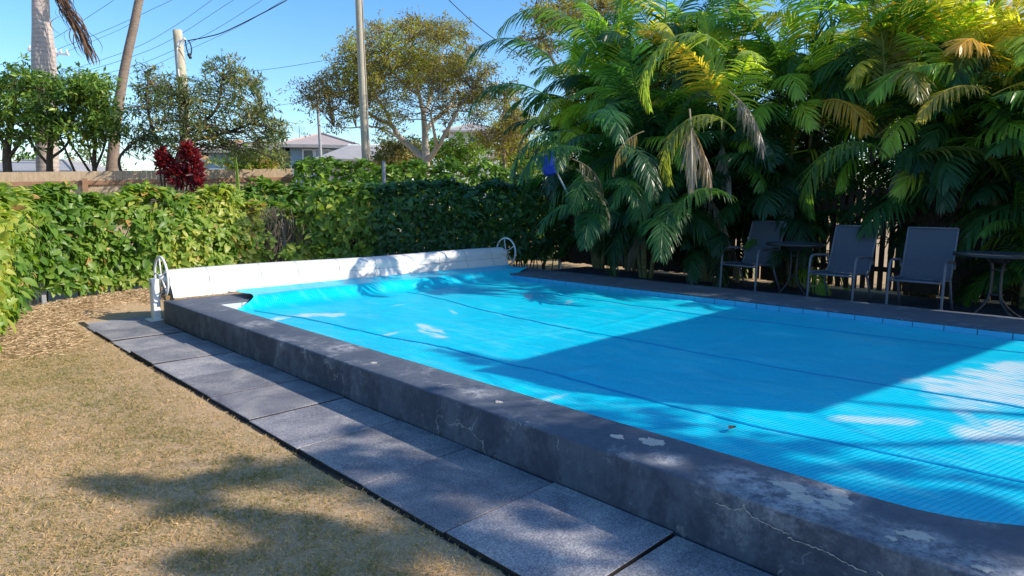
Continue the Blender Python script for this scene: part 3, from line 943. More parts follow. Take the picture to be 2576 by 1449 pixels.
def make_chair(label):
    """faces local -X, origin on the floor under the seat"""
    t = empty('sling_chair', (0, 0, 0), 0, label, 'chair', 'sling chairs along the far side of the pool')
    W = 0.305
    # one curved sling: seat and back as separate parts
    def sheet(name, prof, w, sag):
        n = 9
        ys = np.linspace(-w, w, n)
        pr = smooth_curve([(p[0], 0, p[1]) for p in prof], 16)
        v, qq = [], []
        for p in pr:
            for y in ys:
                v.append((p[0], y, p[2] - sag * (1 - (y / w) ** 2)))
        m = len(pr)
        for i in range(m - 1):
            for k in range(n - 1):
                a = i * n + k
                qq.append((a, a + 1, a + n + 1, a + n))
        v = np.array(v); top = len(v)
        v2 = v - np.array([0, 0, .006])
        qq2 = [(a + top, d + top, c + top, b + top) for a, b, c, d in qq]
        return MB().add(np.vstack([v, v2]), qq + qq2).build(name, M['sling'], t, True)
    sheet('seat', [(-.27, .425), (-.1, .42), (.08, .405), (.22, .40)], W - .035, .02)
    n = 9
    ys = np.linspace(-(W - .035), W - .035, n)
    pr = smooth_curve([(.20, 0, .40), (.28, 0, .52), (.36, 0, .75), (.45, 0, 1.02)], 18)
    v, qq = [], []
    for p in pr:
        for y in ys: v.append((p[0] + .018 * (1 - (y / .27) ** 2), y, p[2]))
    for i in range(len(pr) - 1):
        for k in range(n - 1):
            a = i * n + k
            qq.append((a, a + 1, a + n + 1, a + n))
    v = np.array(v)
    top = len(v)
    MB().add(np.vstack([v, v + np.array([.006, 0, 0])]), qq + [(a + top, d + top, c + top, b + top) for a, b, c, d in qq]).build('backrest', M['sling'], t, True)
    for s in (-1, 1):
        y = s * W
        MB().tube(smooth_curve([(-.30, y, 0), (-.285, y, .30), (-.27, y, .55), (-.235, y, .625), (-.16, y, .645), (.0, y, .64), (.18, y, .63), (.27, y, .60), (.30, y, .53)], 40), .0165, 8).build('front_leg', M['frame'], t, True)
        MB().tube([(.13, y * .97, .42), (.24, y * .98, .22), (.36, y, 0)], .0155, 8).build('rear_leg', M['frame'], t, True)
        MB().tube(smooth_curve([(-.285, y * .93, .425), (0, y * .93, .415), (.19, y * .93, .40), (.26, y * .93, .47), (.36, y * .93, .75), (.455, y * .93, 1.03)], 30), .014, 8).build('side_rail', M['frame'], t, True)
    MB().tube([(-.283, -W, .40), (-.283, W, .40)], .013, 8).build('cross_bar', M['frame'], t, True)
    MB().tube([(.455, -W * .93, 1.03), (.455, W * .93, 1.03)], .013, 8).build('top_bar', M['frame'], t, True)
    MB().tube([(.18, -W, .39), (.18, W, .39)], .012, 8).build('cross_bar', M['frame'], t, True)
    return t


ch = make_chair('empty grey sling chair in the middle, with slats of the fence shining through its back')
ch.location = (10.16, 3.52, .1); ch.scale = (1.05, 1.05, 1.09); ch.rotation_euler = (0, 0, R(-4))
c2 = copy_tree(ch); c2.location = (10.13, 2.47, .1); c2.rotation_euler = (0, 0, R(2))
c2['label'] = 'empty grey sling chair on the right, next to the cut off round table'
c3 = copy_tree(ch); c3.location = (10.38, 5.02, .1); c3.rotation_euler = (0, 0, R(-8))
c3['label'] = 'darkest sling chair on the left, deep in shade behind a round table'
c3.scale = (1.08, 1.08, 1.12)


def make_table(label):
    t = empty('round_table', (0, 0, 0), 0, label, 'table', 'round patio tables')
    MB().lathe([(0, .735), (.40, .735), (.405, .745), (.40, .752), (0, .752)], 40).build('table_top', M['glass_top'], t, False)
    MB().lathe([(.395, .725), (.425, .725), (.432, .742), (.425, .757), (.398, .757), (.395, .725)], 40).build('rim', M['black_metal'], t, True)
    MB().lathe([(.0, .66), (.10, .66), (.10, .735)], 20).build('collar', M['black_metal'], t, True)
    for k in range(4):
        a = R(45 + 90 * k)
        d = np.array([math.cos(a), math.sin(a), 0])
        pts = smooth_curve([d * .16 + np.array([0, 0, .72]), d * .07 + np.array([0, 0, .62]), d * .065 + np.array([0, 0, .34]), d * .10 + np.array([0, 0, .22]), d * .22 + np.array([0, 0, .10]), d * .37 + np.array([0, 0, .012])], 24)
        MB().tube(pts, .0135, 8).build('leg', M['black_metal'], t, True)
    ang = np.linspace(0, 2 * np.pi, 20, endpoint=False)
    for z in (.30, .58):
        MB().tube(np.column_stack([.075 * np.cos(ang), .075 * np.sin(ang), np.full(20, z)]), .008, 6, closed=True).build('ring', M['black_metal'], t, True)
    return t


t1 = make_table('round dark table standing between the left and middle chairs')
t1.location = (10.28, 4.25, .1); t1.scale = (1, 1, 1.12); t1.rotation_euler = (0, 0, .35)
t2 = copy_tree(t1); t2.location = (10.03, 1.62, .1); t2.rotation_euler = (0, 0, .1); t2.scale = (1.12, 1.12, 1.12)
t2['label'] = 'round dark table cut off by the right edge, beside the right chair'


# ------------------------------------------------------------------ foliage builders
def leaf_arrays(pos, along, nrm, length, width, fold=.25, droop=.18, detail=True):
    """pos (N,3) leaf base; along unit; nrm approx normal"""
    along = unit(along)
    side = unit(np.cross(along, nrm))
    nn = np.cross(side, along)
    L = length[:, None]; W = width[:, None]
    if detail is True:
        vs = [pos]
        for t_, w_ in ((.22, .72), (.50, 1.0), (.78, .62)):
            m_ = pos + along * L * t_ - nn * L * droop * t_ * t_
            e_ = nn * W * fold * w_ * .5
            vs += [m_ + side * W * .5 * w_ + e_, m_, m_ - side * W * .5 * w_ + e_]
        vs.append(pos + along * L - nn * L * droop * 1.25)
        v = np.stack(vs, 1)
        t = np.array([(0, 2, 1), (0, 3, 2)] + [q_ for r_ in (1, 4) for q_ in ((r_, r_ + 1, r_ + 4), (r_, r_ + 4, r_ + 3), (r_ + 1, r_ + 2, r_ + 5), (r_ + 1, r_ + 5, r_ + 4))] + [(7, 8, 10), (8, 9, 10)])
        k = 11
    elif detail == 'mid':
        v = np.stack([pos, pos + along * L * .42 + side * W * .5 + nn * W * fold * .5, pos + along * L * .42 - side * W * .5 + nn * W * fold * .5, pos + along * L * .5 - nn * L * droop * .2, pos + along * L - nn * L * droop], 1)
        t = np.array([(0, 3, 1), (0, 2, 3), (1, 3, 4), (3, 2, 4)])
        k = 5
    else:
        v = np.stack([pos, pos + along * L * .5 + side * W * .5 + nn * W * fold, pos + along * L - nn * L * droop, pos + along * L * .5 - side * W * .5 + nn * W * fold], 1)
        t = np.array([(0, 2, 1), (0, 3, 2)])
        k = 4
    f = (np.arange(len(pos)) * k)[:, None, None] + t[None]
    return v.reshape(-1, 3), f.reshape(-1, 3), k


_LM = {}


def leaf_template(mat, tint):
    key = (mat.name, round(tint * 8))
    if key not in _LM:
        v, f, k = leaf_arrays(np.zeros((1, 3)), np.array([[0, 1., 0]]), np.array([[0, 0, 1.]]), np.array([1.]), np.array([.52]), .3, .2)
        _LM[key] = npmesh('leaf', v, f, mat, np.full(len(v), key[1] / 8.0), smooth=True)
    return _LM[key]


def put_leaves(parent, mat, pos, along, nrm, length, width, tint, nparts=300, name='foliage', detail=True):
    """the leaves that show largest become parts, the rest one joined part"""
    n = len(pos)
    d = np.linalg.norm(pos - np.array([0, 0, CAM_H]), axis=1)
    rel = (pos - np.array([0, 0, CAM_H]))
    zc = rel @ FW
    px = CX + F_PX * (rel @ RTH) / zc; py = CY - F_PX * (rel @ UP) / zc
    vis = (px > 0) & (px < 2576) & (py > 0) & (py < 1449) & (zc > 0)
    # favour leaves on the camera side of the plant
    score = length / d * np.where(vis, 1, .01) * (1 + .0 * d)
    big = np.zeros(n, bool)
    if nparts:
        big[np.argsort(-score)[:nparts]] = True
    al = unit(along); sd = unit(np.cross(al, nrm)); nn = np.cross(sd, al)
    off = np.array(parent.location)
    for i in np.nonzero(big)[0]:
        o = bpy.data.objects.new('leaf', leaf_template(mat, float(np.clip(tint[i], 0, 1))))
        s, L = width[i] / .52, length[i]
        mtx = Matrix(((sd[i][0] * s, al[i][0] * L, nn[i][0] * L, pos[i][0] - off[0]), (sd[i][1] * s, al[i][1] * L, nn[i][1] * L, pos[i][1] - off[1]), (sd[i][2] * s, al[i][2] * L, nn[i][2] * L, pos[i][2] - off[2]), (0, 0, 0, 1)))
        COL.objects.link(o)
        o.parent = parent
        o.matrix_basis = mtx
    r = ~big
    v, f, k = leaf_arrays(pos[r], along[r], nrm[r], length[r], width[r], detail=detail)
    o = link(name, npmesh(name, v, f, mat, np.repeat(tint[r], k), smooth=bool(detail)), parent, True)
    o['kind'] = 'stuff'
    return o


def hedge(name, label, path, top, thick, mat, shoots, leafL, gap=0.0, bottom=.25, nparts=300, per=6, seed=0, tintbias=0.0, front=None, twigs=60, cat='hedge', rough=.18, notch=None, twigmat='dark_bark'):
    """path [(x,y)], top: f(s)->height, leaf shoots on the shell of a lumpy wall"""
    rg = np.random.default_rng(seed)
    p = np.array(path, float)
    seg = np.linalg.norm(np.diff(p, axis=0), axis=1)
    cum = np.concatenate([[0], np.cumsum(seg)])
    tot = cum[-1]
    root = empty(name, (p[:, 0].mean(), p[:, 1].mean(), 0), 0, label, cat)
    def at(s):
        x = np.interp(s, cum, p[:, 0]); y = np.interp(s, cum, p[:, 1])
        e = 0.3
        x2 = np.interp(np.clip(s + e, 0, tot), cum, p[:, 0]) - np.interp(np.clip(s - e, 0, tot), cum, p[:, 0])
        y2 = np.interp(np.clip(s + e, 0, tot), cum, p[:, 1]) - np.interp(np.clip(s - e, 0, tot), cum, p[:, 1])
        t = unit(np.column_stack([x2, y2, np.zeros_like(x)]))
        nrm = np.column_stack([t[:, 1], -t[:, 0], np.zeros_like(x)])     # right-hand side of the path = camera side
        return np.column_stack([x, y]), t, nrm
    s = rg.random(shoots) * tot
    kind = rg.random(shoots)
    c, t, nr = at(s)
    tp = top(s) + (vnoise(s * 2.2, s * 0, seed + 1) - .5) * rough * 2
    h0 = bottom + (vnoise(s * 1.7, s * 0 + 5, seed + 2)) * .25 + (.34 * np.exp(-((s - notch) / .33) ** 2) if notch else 0)
    u = rg.random(shoots)
    # front 55 %, top 22 %, back 13 %, inside 10 %
    zz = h0 + (tp - h0) * u
    lump = (vnoise(s * 1.6, zz * 1.9, seed + 3) - .5) * 2 * rough
    off = np.where(kind < .55, thick / 2 + lump, np.where(kind < .77, (rg.random(shoots) - .5) * thick, np.where(kind < .9, -thick / 2 - lump, (rg.random(shoots) - .5) * thick * .8)))
    zz = np.where((kind >= .55) & (kind < .77), tp, zz)
    # taper near the top
    off *= 1 - .25 * np.clip((zz - (tp - .3)) / .3, 0, 1)
    off -= np.where(kind < .55, rg.random(shoots) ** 2 * thick * .35, 0)
    g = vnoise(s * 2.6, zz * 2.6, seed + 4)
    keep = g > gap
    s, zz, off, tp, c, t, nr, kind = [a[keep] for a in (s, zz, off, tp, c, t, nr, kind)]
    m = len(s)
    base = np.column_stack([c + nr[:, :2] * off[:, None], zz]) + rg.normal(0, .035, (m, 3))
    out = nr * np.sign(off)[:, None]
    istop = np.clip((zz - (tp - .25)) / .25, 0, 1)[:, None]
    axis = unit(out * (1 - istop * .7) + np.array([0, 0, 1.0]) * (.45 + istop) + rg.normal(0, .35, (m, 3)))
    # leaves round each shoot
    B = np.repeat(base, per, 0); A = np.repeat(axis, per, 0)
    rnd = unit(rg.normal(0, 1, (m * per, 3)))
    radial = unit(rnd - A * (rnd * A).sum(1)[:, None])
    al = unit(A * .55 + radial * .95 + np.array([0, 0, -.30]))
    nrm = unit(A * 1.0 - radial * .35 + rg.normal(0, .25, (m * per, 3)))
    L = leafL * np.clip(np.exp(rg.normal(-.15, .36, m * per)), .3, 1.7)
    W = L * rg.uniform(.34, .58, m * per)
    B = B + A * rg.uniform(-.08, .06, (m * per, 1)) * (leafL / .16)
    tint = np.clip(np.repeat(vnoise(base[:, 0] * 1.1 + base[:, 1], base[:, 2] * 1.4, seed + 6) * .6 + rg.random(m) * .25, per) + rg.normal(0, .15, m * per) + tintbias, 0, 1)
    hot = rg.random(m * per) < .022
    tint = np.where(hot, .97 + rg.random(m * per) * .03, np.minimum(tint, .9))
    put_leaves(root, mat, B, al, nrm, L, W, tint, nparts, detail=True if mat == M['hedge_leaf'] else 'mid')
    # twiggy stems inside
    b = MB()
    ss = rg.random(twigs) * tot
    c, t, nr = at(ss)
    for i in range(twigs):
        h = float(top(ss[i:i + 1])[0])
        x, y = c[i] + nr[i, :2] * rg.normal(0, .08)
        pts = [(x, y, -.1)]
        for k in range(1, 5):
            pts.append((x + rg.normal(0, .08) * k * .6, y + rg.normal(0, .08) * k * .6, h * k / 4 * .93))
        b.tube(smooth_curve(pts, 12), np.linspace(.014, .005, 13)[:len(smooth_curve(pts, 12))], 5, cap=False)
    b.build('stems', M[twigmat], root, True, True)
    return root


def branch_tree(rg, limbs, r_of):
    b = MB()
    for pts, r0, r1 in limbs:
        c = smooth_curve(pts, max(8, 5 * len(pts)))
        b.tube(c, np.linspace(r0, r1, len(c)), 7)
    return b


def twig_to(rg, a, bpt, n=4, wob_=.12):
    a = np.array(a); bpt = np.array(bpt)
    L = np.linalg.norm(bpt - a)
    pts = [a]
    for k in range(1, n):
        t = k / n
        pts.append(a * (1 - t) + bpt * t + rg.normal(0, wob_ * L * .35, 3) + np.array([0, 0, .08 * L * math.sin(math.pi * t)]))
    pts.append(bpt)
    return pts


def leafy_tree(name, label, cat, base, limbs, clusters, leafmat_, bark, leafL, leaf_ratio, nleaf, seed, group=None, flat=.6, tintf=None, nparts=0, twig_r=.012, subtw=3, sub_r=.006):
    """limbs: list of (points, r0, r1) the first is the trunk; clusters: (centre(3), radius, weight, tintbias)"""
    rg = np.random.default_rng(seed)
    root = empty(name, (base[0], base[1], 0), 0, label, cat, group)
    tr = branch_tree(rg, limbs[:1], None).build('trunk', bark, root, True, True)
    ends = []
    for pts, r0, r1 in limbs:
        c = smooth_curve(pts, max(8, 5 * len(pts)))
        for k in range(len(c) // 3, len(c)):
            ends.append((c[k], r0 + (r1 - r0) * k / len(c)))
    for l in limbs[1:]:
        branch_tree(rg, [l], None).build('branch', bark, root, True, True)
    E = np.array([e[0] for e in ends])
    tw = MB()
    pos, al, nr, tn, ln = [], [], [], [], []
    wt = np.array([c[2] for c in clusters]); wt = wt / wt.sum()
    for (c, r, w, tb), f in zip(clusters, wt):
        c = np.array(c)
        i = np.argmin(np.linalg.norm(E - c, axis=1) + np.where(E[:, 2] > c[2] + .3, 1.5, 0))
        pts = twig_to(rg, E[i], c)
        cc = smooth_curve(pts, 12)
        tw.tube(cc, np.linspace(twig_r * 1.3, twig_r * .5, len(cc)), 4, cap=False)
        subs = []
        for k in range(subtw):
            e = c + rg.normal(0, 1, 3) * r * np.array([.75, .75, .5])
            s2 = smooth_curve(twig_to(rg, cc[len(cc) * 2 // 3], e, 3), 6)
            tw.tube(s2, np.linspace(sub_r * 1.4, sub_r * .5, len(s2)), 3, cap=False)
            subs.append(s2)
        k = max(3, int(nleaf * f))
        v = rg.normal(0, 1, (k, 3))
        v = unit(v) * (rg.random((k, 1)) ** .45) * r * np.array([1, 1, flat])
        # gather leaves about the twig ends so that gaps stay between them
        e = np.array([s_[-1] for s_ in subs] + [c])
        pick = rg.integers(0, len(e), k)
        pp = np.where(rg.random((k, 1)) < .55, e[pick] + v * .45, c + v)
        pos.append(pp)
        o = unit(pp - c + np.array([0, 0, .1]))
        al.append(unit(o * .6 + rg.normal(0, .6, (k, 3)) + np.array([0, 0, -.25])))
        nr.append(unit(np.array([0, 0, 1.0]) + rg.normal(0, .5, (k, 3)) + o * .4))
        tn.append(np.clip(.45 + tb + rg.normal(0, .16, k) + .18 * rg.normal(), 0, 1))
        ln.append(leafL * rg.uniform(.6, 1.3, k))
    pos = np.concatenate(pos); al = np.concatenate(al); nr = np.concatenate(nr); tn = np.concatenate(tn); ln = np.concatenate(ln)
    tw.build('twigs', M['twig'] if bark == M['pale_bark'] else bark, root, True, True)
    put_leaves(root, leafmat_, pos, al, nr, ln, ln * leaf_ratio, tn, nparts, 'crown', detail='mid' if leafL > .12 else False)
    return root


# ------------------------------------------------------------------ wire fence and hedges beside the pool
fence_path = [(0.72, 8.9), (1.05, 10.1), (1.75, 11.9), (2.9, 12.55), (4.4, 12.95), (6.2, 13.25), (7.15, 12.75), (9.0, 11.55), (11.7, 10.4)]
wf = empty('wire_fence', (5, 12, 0), 0, 'low wire mesh fence with grey steel posts running through the leafy hedge', 'fence')
for i, (x, y) in enumerate(fence_path):
    MB().box((x - .03, y - .03, -.1), (x + .03, y + .03, 1.45), .006).build('post', M['post_metal'], wf, False, True)
# extra posts that show
x, y, _ = P(102, 700, 10.0)
for z in (.05, .35, .65, .95, 1.25, 1.42):
    pts = [(*p, z) for p in fence_path]
    MB().tube(pts, .004, 4, cap=False).build('wire', M['galv'], wf, False, True)
b = MB()
fp = np.array(fence_path)
for i in range(len(fp) - 1):
    L = np.linalg.norm(fp[i + 1] - fp[i])
    for k in range(int(L / .075)):
        p = fp[i] + (fp[i + 1] - fp[i]) * (k * .075 / L)
        b.add([(p[0] - .0016, p[1], 0), (p[0] + .0016, p[1], 0), (p[0] + .0016, p[1], 1.42), (p[0] - .0016, p[1], 1.42)], [(0, 1, 2, 3)])
        b.add([(p[0], p[1] - .0016, 0), (p[0], p[1] + .0016, 0), (p[0], p[1] + .0016, 1.42), (p[0], p[1] - .0016, 1.42)], [(0, 1, 2, 3)])
o = b.build('mesh_wire', M['galv'], wf, False, True); o['kind'] = 'stuff'

hedge('leafy_hedge', 'bright sunlit hedge with large leaves along the lawn on the left', [(0.0, 6.6), (0.45, 8.3), (0.80, 10.0), (1.55, 12.05), (2.8, 12.66), (4.3, 13.0), (5.1, 13.12)], lambda s: 1.49 + .15 * sstep(3.2, 5.2, s) + .07 * sstep(6.5, 8, s) + .05 * np.sin(s * 2.1), .60, M['hedge_leaf'], 7100, .135, gap=.24, bottom=.16, nparts=300, seed=3, tintbias=.16, notch=5.6, rough=.13)
hedge('thinning_hedge', 'thin straggly stretch of hedge with bare twigs and yellowing leaves', [(5.1, 13.12), (6.0, 13.22), (6.9, 12.95)], lambda s: 1.66 - .10 * s, .55, M['hedge_leaf'], 720, .135, gap=.36, bottom=.12, nparts=200, seed=5, tintbias=.22, twigs=110, twigmat='twig')
hedge('corner_hedge', 'bright green leafy bush at the fence corner behind the reel', [(6.8, 12.95), (7.35, 12.55), (7.75, 12.25)], lambda s: 1.95 - .15 * s, .75, M['hedge_leaf'], 700, .15, gap=.12, bottom=.05, nparts=200, seed=8, tintbias=.1)
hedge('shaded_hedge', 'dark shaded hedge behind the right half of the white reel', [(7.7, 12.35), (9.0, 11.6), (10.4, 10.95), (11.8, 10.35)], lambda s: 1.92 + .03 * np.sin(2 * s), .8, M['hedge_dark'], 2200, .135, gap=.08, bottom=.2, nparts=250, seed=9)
a0, a1 = P(735, 430, 17.2), P(1460, 430, 18.5)
hedge('clipped_hedge', 'long clipped hedge with sunlit top beyond the pool fence', [(a0[0], a0[1]), (a1[0], a1[1]), (a1[0] + 3, a1[1] - 2)], lambda s: 2.42 + .05 * np.sin(s * 1.7), 1.1, M['back_leaf'], 3600, .15, gap=.03, bottom=.3, nparts=0, seed=12, twigs=80, rough=.22)
a0, a1 = P(600, 440, 14.6), P(760, 440, 15.2)
hedge('light_green_bush', 'light green bush between the paling fence end and the clipped hedge', [(a0[0], a0[1]), (a1[0], a1[1])], lambda s: 1.80 + .08 * np.sin(s * 3), .7, M['hedge_leaf'], 420, .16, gap=.1, bottom=.2, nparts=120, seed=14, tintbias=.08, cat='bush')
c = P(965, 405, 15.6)
o = MB().box((c[0] - .035, c[1] - .035, -.1), (c[0] + .035, c[1] + .035, c[2]), .01).build('fence_post', M['post_metal'])
tag(o, 'single grey post rising in front of the clipped hedge', 'post')

# straw and clippings at the foot of the hedge
rg = np.random.default_rng(21)
nS = 60000
a = rg.random(nS)
hp = np.array([(0.85, 8.9), (1.0, 10.0), (1.75, 11.6), (2.9, 12.2), (4.2, 12.6), (5.6, 12.8)])
sg = np.interp(a, np.linspace(0, 1, len(hp)), hp[:, 0]), np.interp(a, np.linspace(0, 1, len(hp)), hp[:, 1])
x = sg[0] + rg.normal(0, .28, nS) + .22; y = sg[1] + rg.normal(0, .28, nS) - .15
ok = ~((x > 1.72) & (y < 10.2)) & ~((x > 2.6) & (y < 9.9))
x, y = x[ok], y[ok]
nS = len(x)
z = ground_z(x, y) + rg.random(nS) * .045
az = rg.random(nS) * 2 * np.pi
al = np.column_stack([np.cos(az), np.sin(az), rg.normal(0, .3, nS)])
nr = unit(np.column_stack([rg.normal(0, .5, nS), rg.normal(0, .5, nS), np.ones(nS)]))
L = rg.uniform(.03, .10, nS)
v, f, k = leaf_arrays(np.column_stack([x, y, z]), al, nr, L, rg.uniform(.002, .004, nS), detail=False)
o = link('dry_clippings', npmesh('dry_clippings', v, f, M['straw'], np.repeat(np.clip(rg.normal(.5, .2, nS), 0, 1), k)))
tag(o, 'heap of dry straw coloured clippings along the foot of the hedge', 'clippings', kind='stuff')

# short lawn grass, denser close to the camera
rg = np.random.default_rng(22)
gp = []
n_ = 450000
gp.append(np.column_stack([rg.uniform(-1.3, 1.86, n_), .8 + 10.7 * rg.random(n_) ** 1.75]))
gp.append(np.column_stack([rg.uniform(1.82, 1.865, 900), rg.uniform(1.0, 10.0, 900)]))
gp = np.concatenate(gp)
gx_, gy_ = gp[:, 0], gp[:, 1]
dens = vnoise(gx_ * 3.1, gy_ * 3.1, 61)
green = vnoise(gx_ * .8 + 3, gy_ * .55, 62)
edge = np.clip((gx_ - 1.35) / .5, 0, 1)
ok = (rg.random(len(gx_)) < (.55 + .45 * dens) * (1 - .55 * edge)) & ((gx_ < 1.862 - .035 * vnoise(gy_ * 2.3, gy_ * 0, 71) - .02 * vnoise(gy_ * 9, gy_ * 0, 72)) | (rg.random(len(gx_)) < .02))
gx_, gy_, green, edge = gx_[ok], gy_[ok], green[ok], edge[ok]
n_ = len(gx_)
pos = np.column_stack([gx_, gy_, ground_z(gx_, gy_) - .004])
az = rg.random(n_) * 2 * np.pi
lean = rg.uniform(.3, 1.6, n_)
al = unit(np.column_stack([np.cos(az) * lean, np.sin(az) * lean, np.ones(n_)]))
nr = unit(np.column_stack([-np.cos(az), -np.sin(az), lean]))
L = rg.uniform(.012, .036, n_) * (.6 + .8 * vnoise(gx_ * 17, gy_ * 17, 64))
tint = np.clip(.54 + rg.normal(0, .19, n_) + (vnoise(gx_ * 4, gy_ * 4, 63) - .5) * .25 + (vnoise(gx_ * 19, gy_ * 19, 65) - .5) * .30 - np.clip(green - .42, 0, 1) * 1.15 + edge * .22, 0, 1)
v, f, k = leaf_arrays(pos, al, nr, L, rg.uniform(.0016, .0036, n_), detail=False)
o = link('grass', npmesh('grass', v, f, M['grass'], np.repeat(tint, k)))
tag(o, 'short dry lawn grass, straw coloured with faded green patches', 'grass', kind='stuff')

# ------------------------------------------------------------------ paling fence beyond the left hedge
fa, fb = P(-260, 437, 14.2), P(742, 424, 17.8)
fdir = unit((fb - fa) * np.array([1, 1, 0])); flen = np.linalg.norm((fb - fa)[:2])
fn = np.array([fdir[1], -fdir[0], 0])          # towards the camera
pf = empty('paling_fence', tuple((fa + fb) / 2 * np.array([1, 1, 0])), 0, 'long brown timber paling fence with rails and posts beyond the left hedge', 'fence')
pw = .1015
pme = None
for k in range(int(flen / .104)):
    t = (k + .5) * .104 / flen
    zt = fa[2] * (1 - t) + fb[2] * t + random.uniform(-.003, .003)
    c = fa + fdir * (k + .5) * .104
    if pme is None:
        bx = MB().obox((0, 0, -1.1), fdir, fn, (0, 0, 1), pw / 2, .008, 1.1)
        pme = npmesh('paling', np.concatenate(bx.v), np.concatenate(bx.q), M['paling'])
    o = link('paling', pme, pf)
    o.location = (c[0] - pf.location[0], c[1] - pf.location[1], zt)
for dz, hh in ((-.27, .05), (-1.15, .045), (-1.95, .045)):
    c = (fa + fb) / 2
    tilt = unit(np.array([fdir[0] * flen, fdir[1] * flen, fb[2] - fa[2]]))
    MB().obox(c + fn * .035 + np.array([0, 0, dz]), tilt, fn, np.cross(tilt, fn), flen / 2, .022, hh).build('rail', M['rail'], pf, False, True)
for px in (-170, 157, 384, 610):
    t = (px + 260) / 1002
    c = fa * (1 - t) + fb * t
    MB().obox(c + fn * .09 + np.array([0, 0, -1.2 - .17]), fdir, fn, (0, 0, 1), .05, .045, 1.2).build('post', M['rail'], pf, False, True)

# ------------------------------------------------------------------ palms standing behind the fence on the left
def px_tube(b, pts, d, w, n=14, steps=20):
    """pts: (px, py, width_px) at depth d"""
    c = smooth_curve([P(p[0], p[1], d) for p in pts], steps)
    ws = np.interp(np.linspace(0, 1, len(c)), np.linspace(0, 1, len(pts)), [p[2] for p in pts]) * d / F_PX / 2
    b.tube(c, ws, n)
    return c


# fronds: shared meshes
def frond_mesh(L, th0, bend, nl, leafL, droop, vlift, seed, spread=1.0, wid=.031, sidecurve=0.0, collapse=0.0, powr=1.4):
    rg = np.random.default_rng(seed)
    m = 26
    s = np.linspace(0, 1, m)
    th = R(th0) - R(bend) * s ** powr
    ds = L / (m - 1)
    x = np.concatenate([[0], np.cumsum(np.cos(th[:-1]) * ds)])
    z = np.concatenate([[0], np.cumsum(np.sin(th[:-1]) * ds)])
    y = sidecurve * s ** 2 * L
    pts = np.column_stack([x, y, z])
    b = MB()
    b.tube(pts, np.linspace(.014, .003, m), 5, cap=False)
    vt = [np.full(m * 5, .75)]
    tan = unit(np.gradient(pts, axis=0))
    up = unit(np.cross(tan, np.tile([0, 1.0, 0], (m, 1)))) * -1
    up = np.where(up[:, 2:3] * 0 + (up @ np.array([0, 0, 1.0]))[:, None] < -2, -up, up)
    side0 = np.cross(up, tan)
    side0 = unit(side0)
    upn = np.cross(tan, side0)
    sl = np.linspace(.16, 1.0, nl)
    for sd in (-1, 1):
        for i, si in enumerate(sl):
            si2 = np.clip(si + rg.normal(0, .004), 0, 1)
            p = np.array([np.interp(si2, s, pts[:, k]) for k in range(3)])
            j = min(int(si2 * (m - 1)), m - 1)
            t, sv, u = tan[j], side0[j] * sd, upn[j]
            A = R(68 - 42 * si2 + rg.normal(0, 4)) * spread
            if rg.random() < .07: continue
            l = leafL * (math.sin(math.pi * (0.16 + .80 * si2)) ** .6) * rg.uniform(.88, 1.08) * (1 if si2 < .97 else .7)
            d = t * math.cos(A) + sv * math.sin(A) + u * (vlift + rg.normal(0, .07))
            if collapse > 0:
                d = d * (1 - collapse) + np.array([0, 0, -1.0]) * collapse + rg.normal(0, .12, 3)
            d = unit(d)
            seg = l / 4
            q = p.copy()
            w = wid * rg.uniform(.85, 1.15)
            dr_ = droop * rg.uniform(.5, 1.6)
            tw_ = rg.normal(0, .25)
            V = []
            for k, wk in enumerate((.45, 1.0, .95, .65, .06)):
                wv_ = unit(np.cross(d, u + sv * tw_) + 1e-6)
                V += [q + wv_ * w * wk / 2, q - wv_ * w * wk / 2]
                d = unit(d + np.array([0, 0, -dr_ * (.5 + .5 * k)]))
                q = q + d * seg
            b.add(V, [(2 * k, 2 * k + 1, 2 * k + 3, 2 * k + 2) for k in range(4)])
            vt.append(np.full(10, np.clip(.5 + rg.normal(0, .16), 0, 1)))
    f = [np.concatenate(b.q)]
    return npmesh('frond', np.concatenate(b.v), f, M['frond'], np.concatenate(vt), False)


FR = {
    'spear': frond_mesh(1.7, 86, 22, 40, .46, .04, .35, 1, .55),
    'up': frond_mesh(1.9, 78, 70, 46, .52, .09, .30, 2),
    'up2': frond_mesh(2.1, 72, 85, 48, .55, .11, .25, 3, sidecurve=.08),
    'arch': frond_mesh(2.0, 60, 110, 46, .56, .12, .22, 4, sidecurve=-.06),
    'arch2': frond_mesh(2.2, 52, 120, 50, .55, .15, .18, 5, sidecurve=.1),
    'low': frond_mesh(1.9, 30, 100, 46, .52, .16, .12, 6),
    'low2': frond_mesh(1.8, 18, 92, 44, .55, .2, .08, 7, sidecurve=-.1),
    'hang': frond_mesh(1.7, -10, 75, 42, .52, .2, .05, 8),
    'hook': frond_mesh(2.1, 45, 165, 50, .55, .14, .2, 9, powr=1.0),
    'dead': frond_mesh(1.5, -35, 50, 44, .5, .3, 0, 10, .8, .022, collapse=.6),
    'dead2': frond_mesh(1.3, -20, 70, 40, .45, .3, 0, 11, .9, .02, sidecurve=.1, collapse=.7),
}
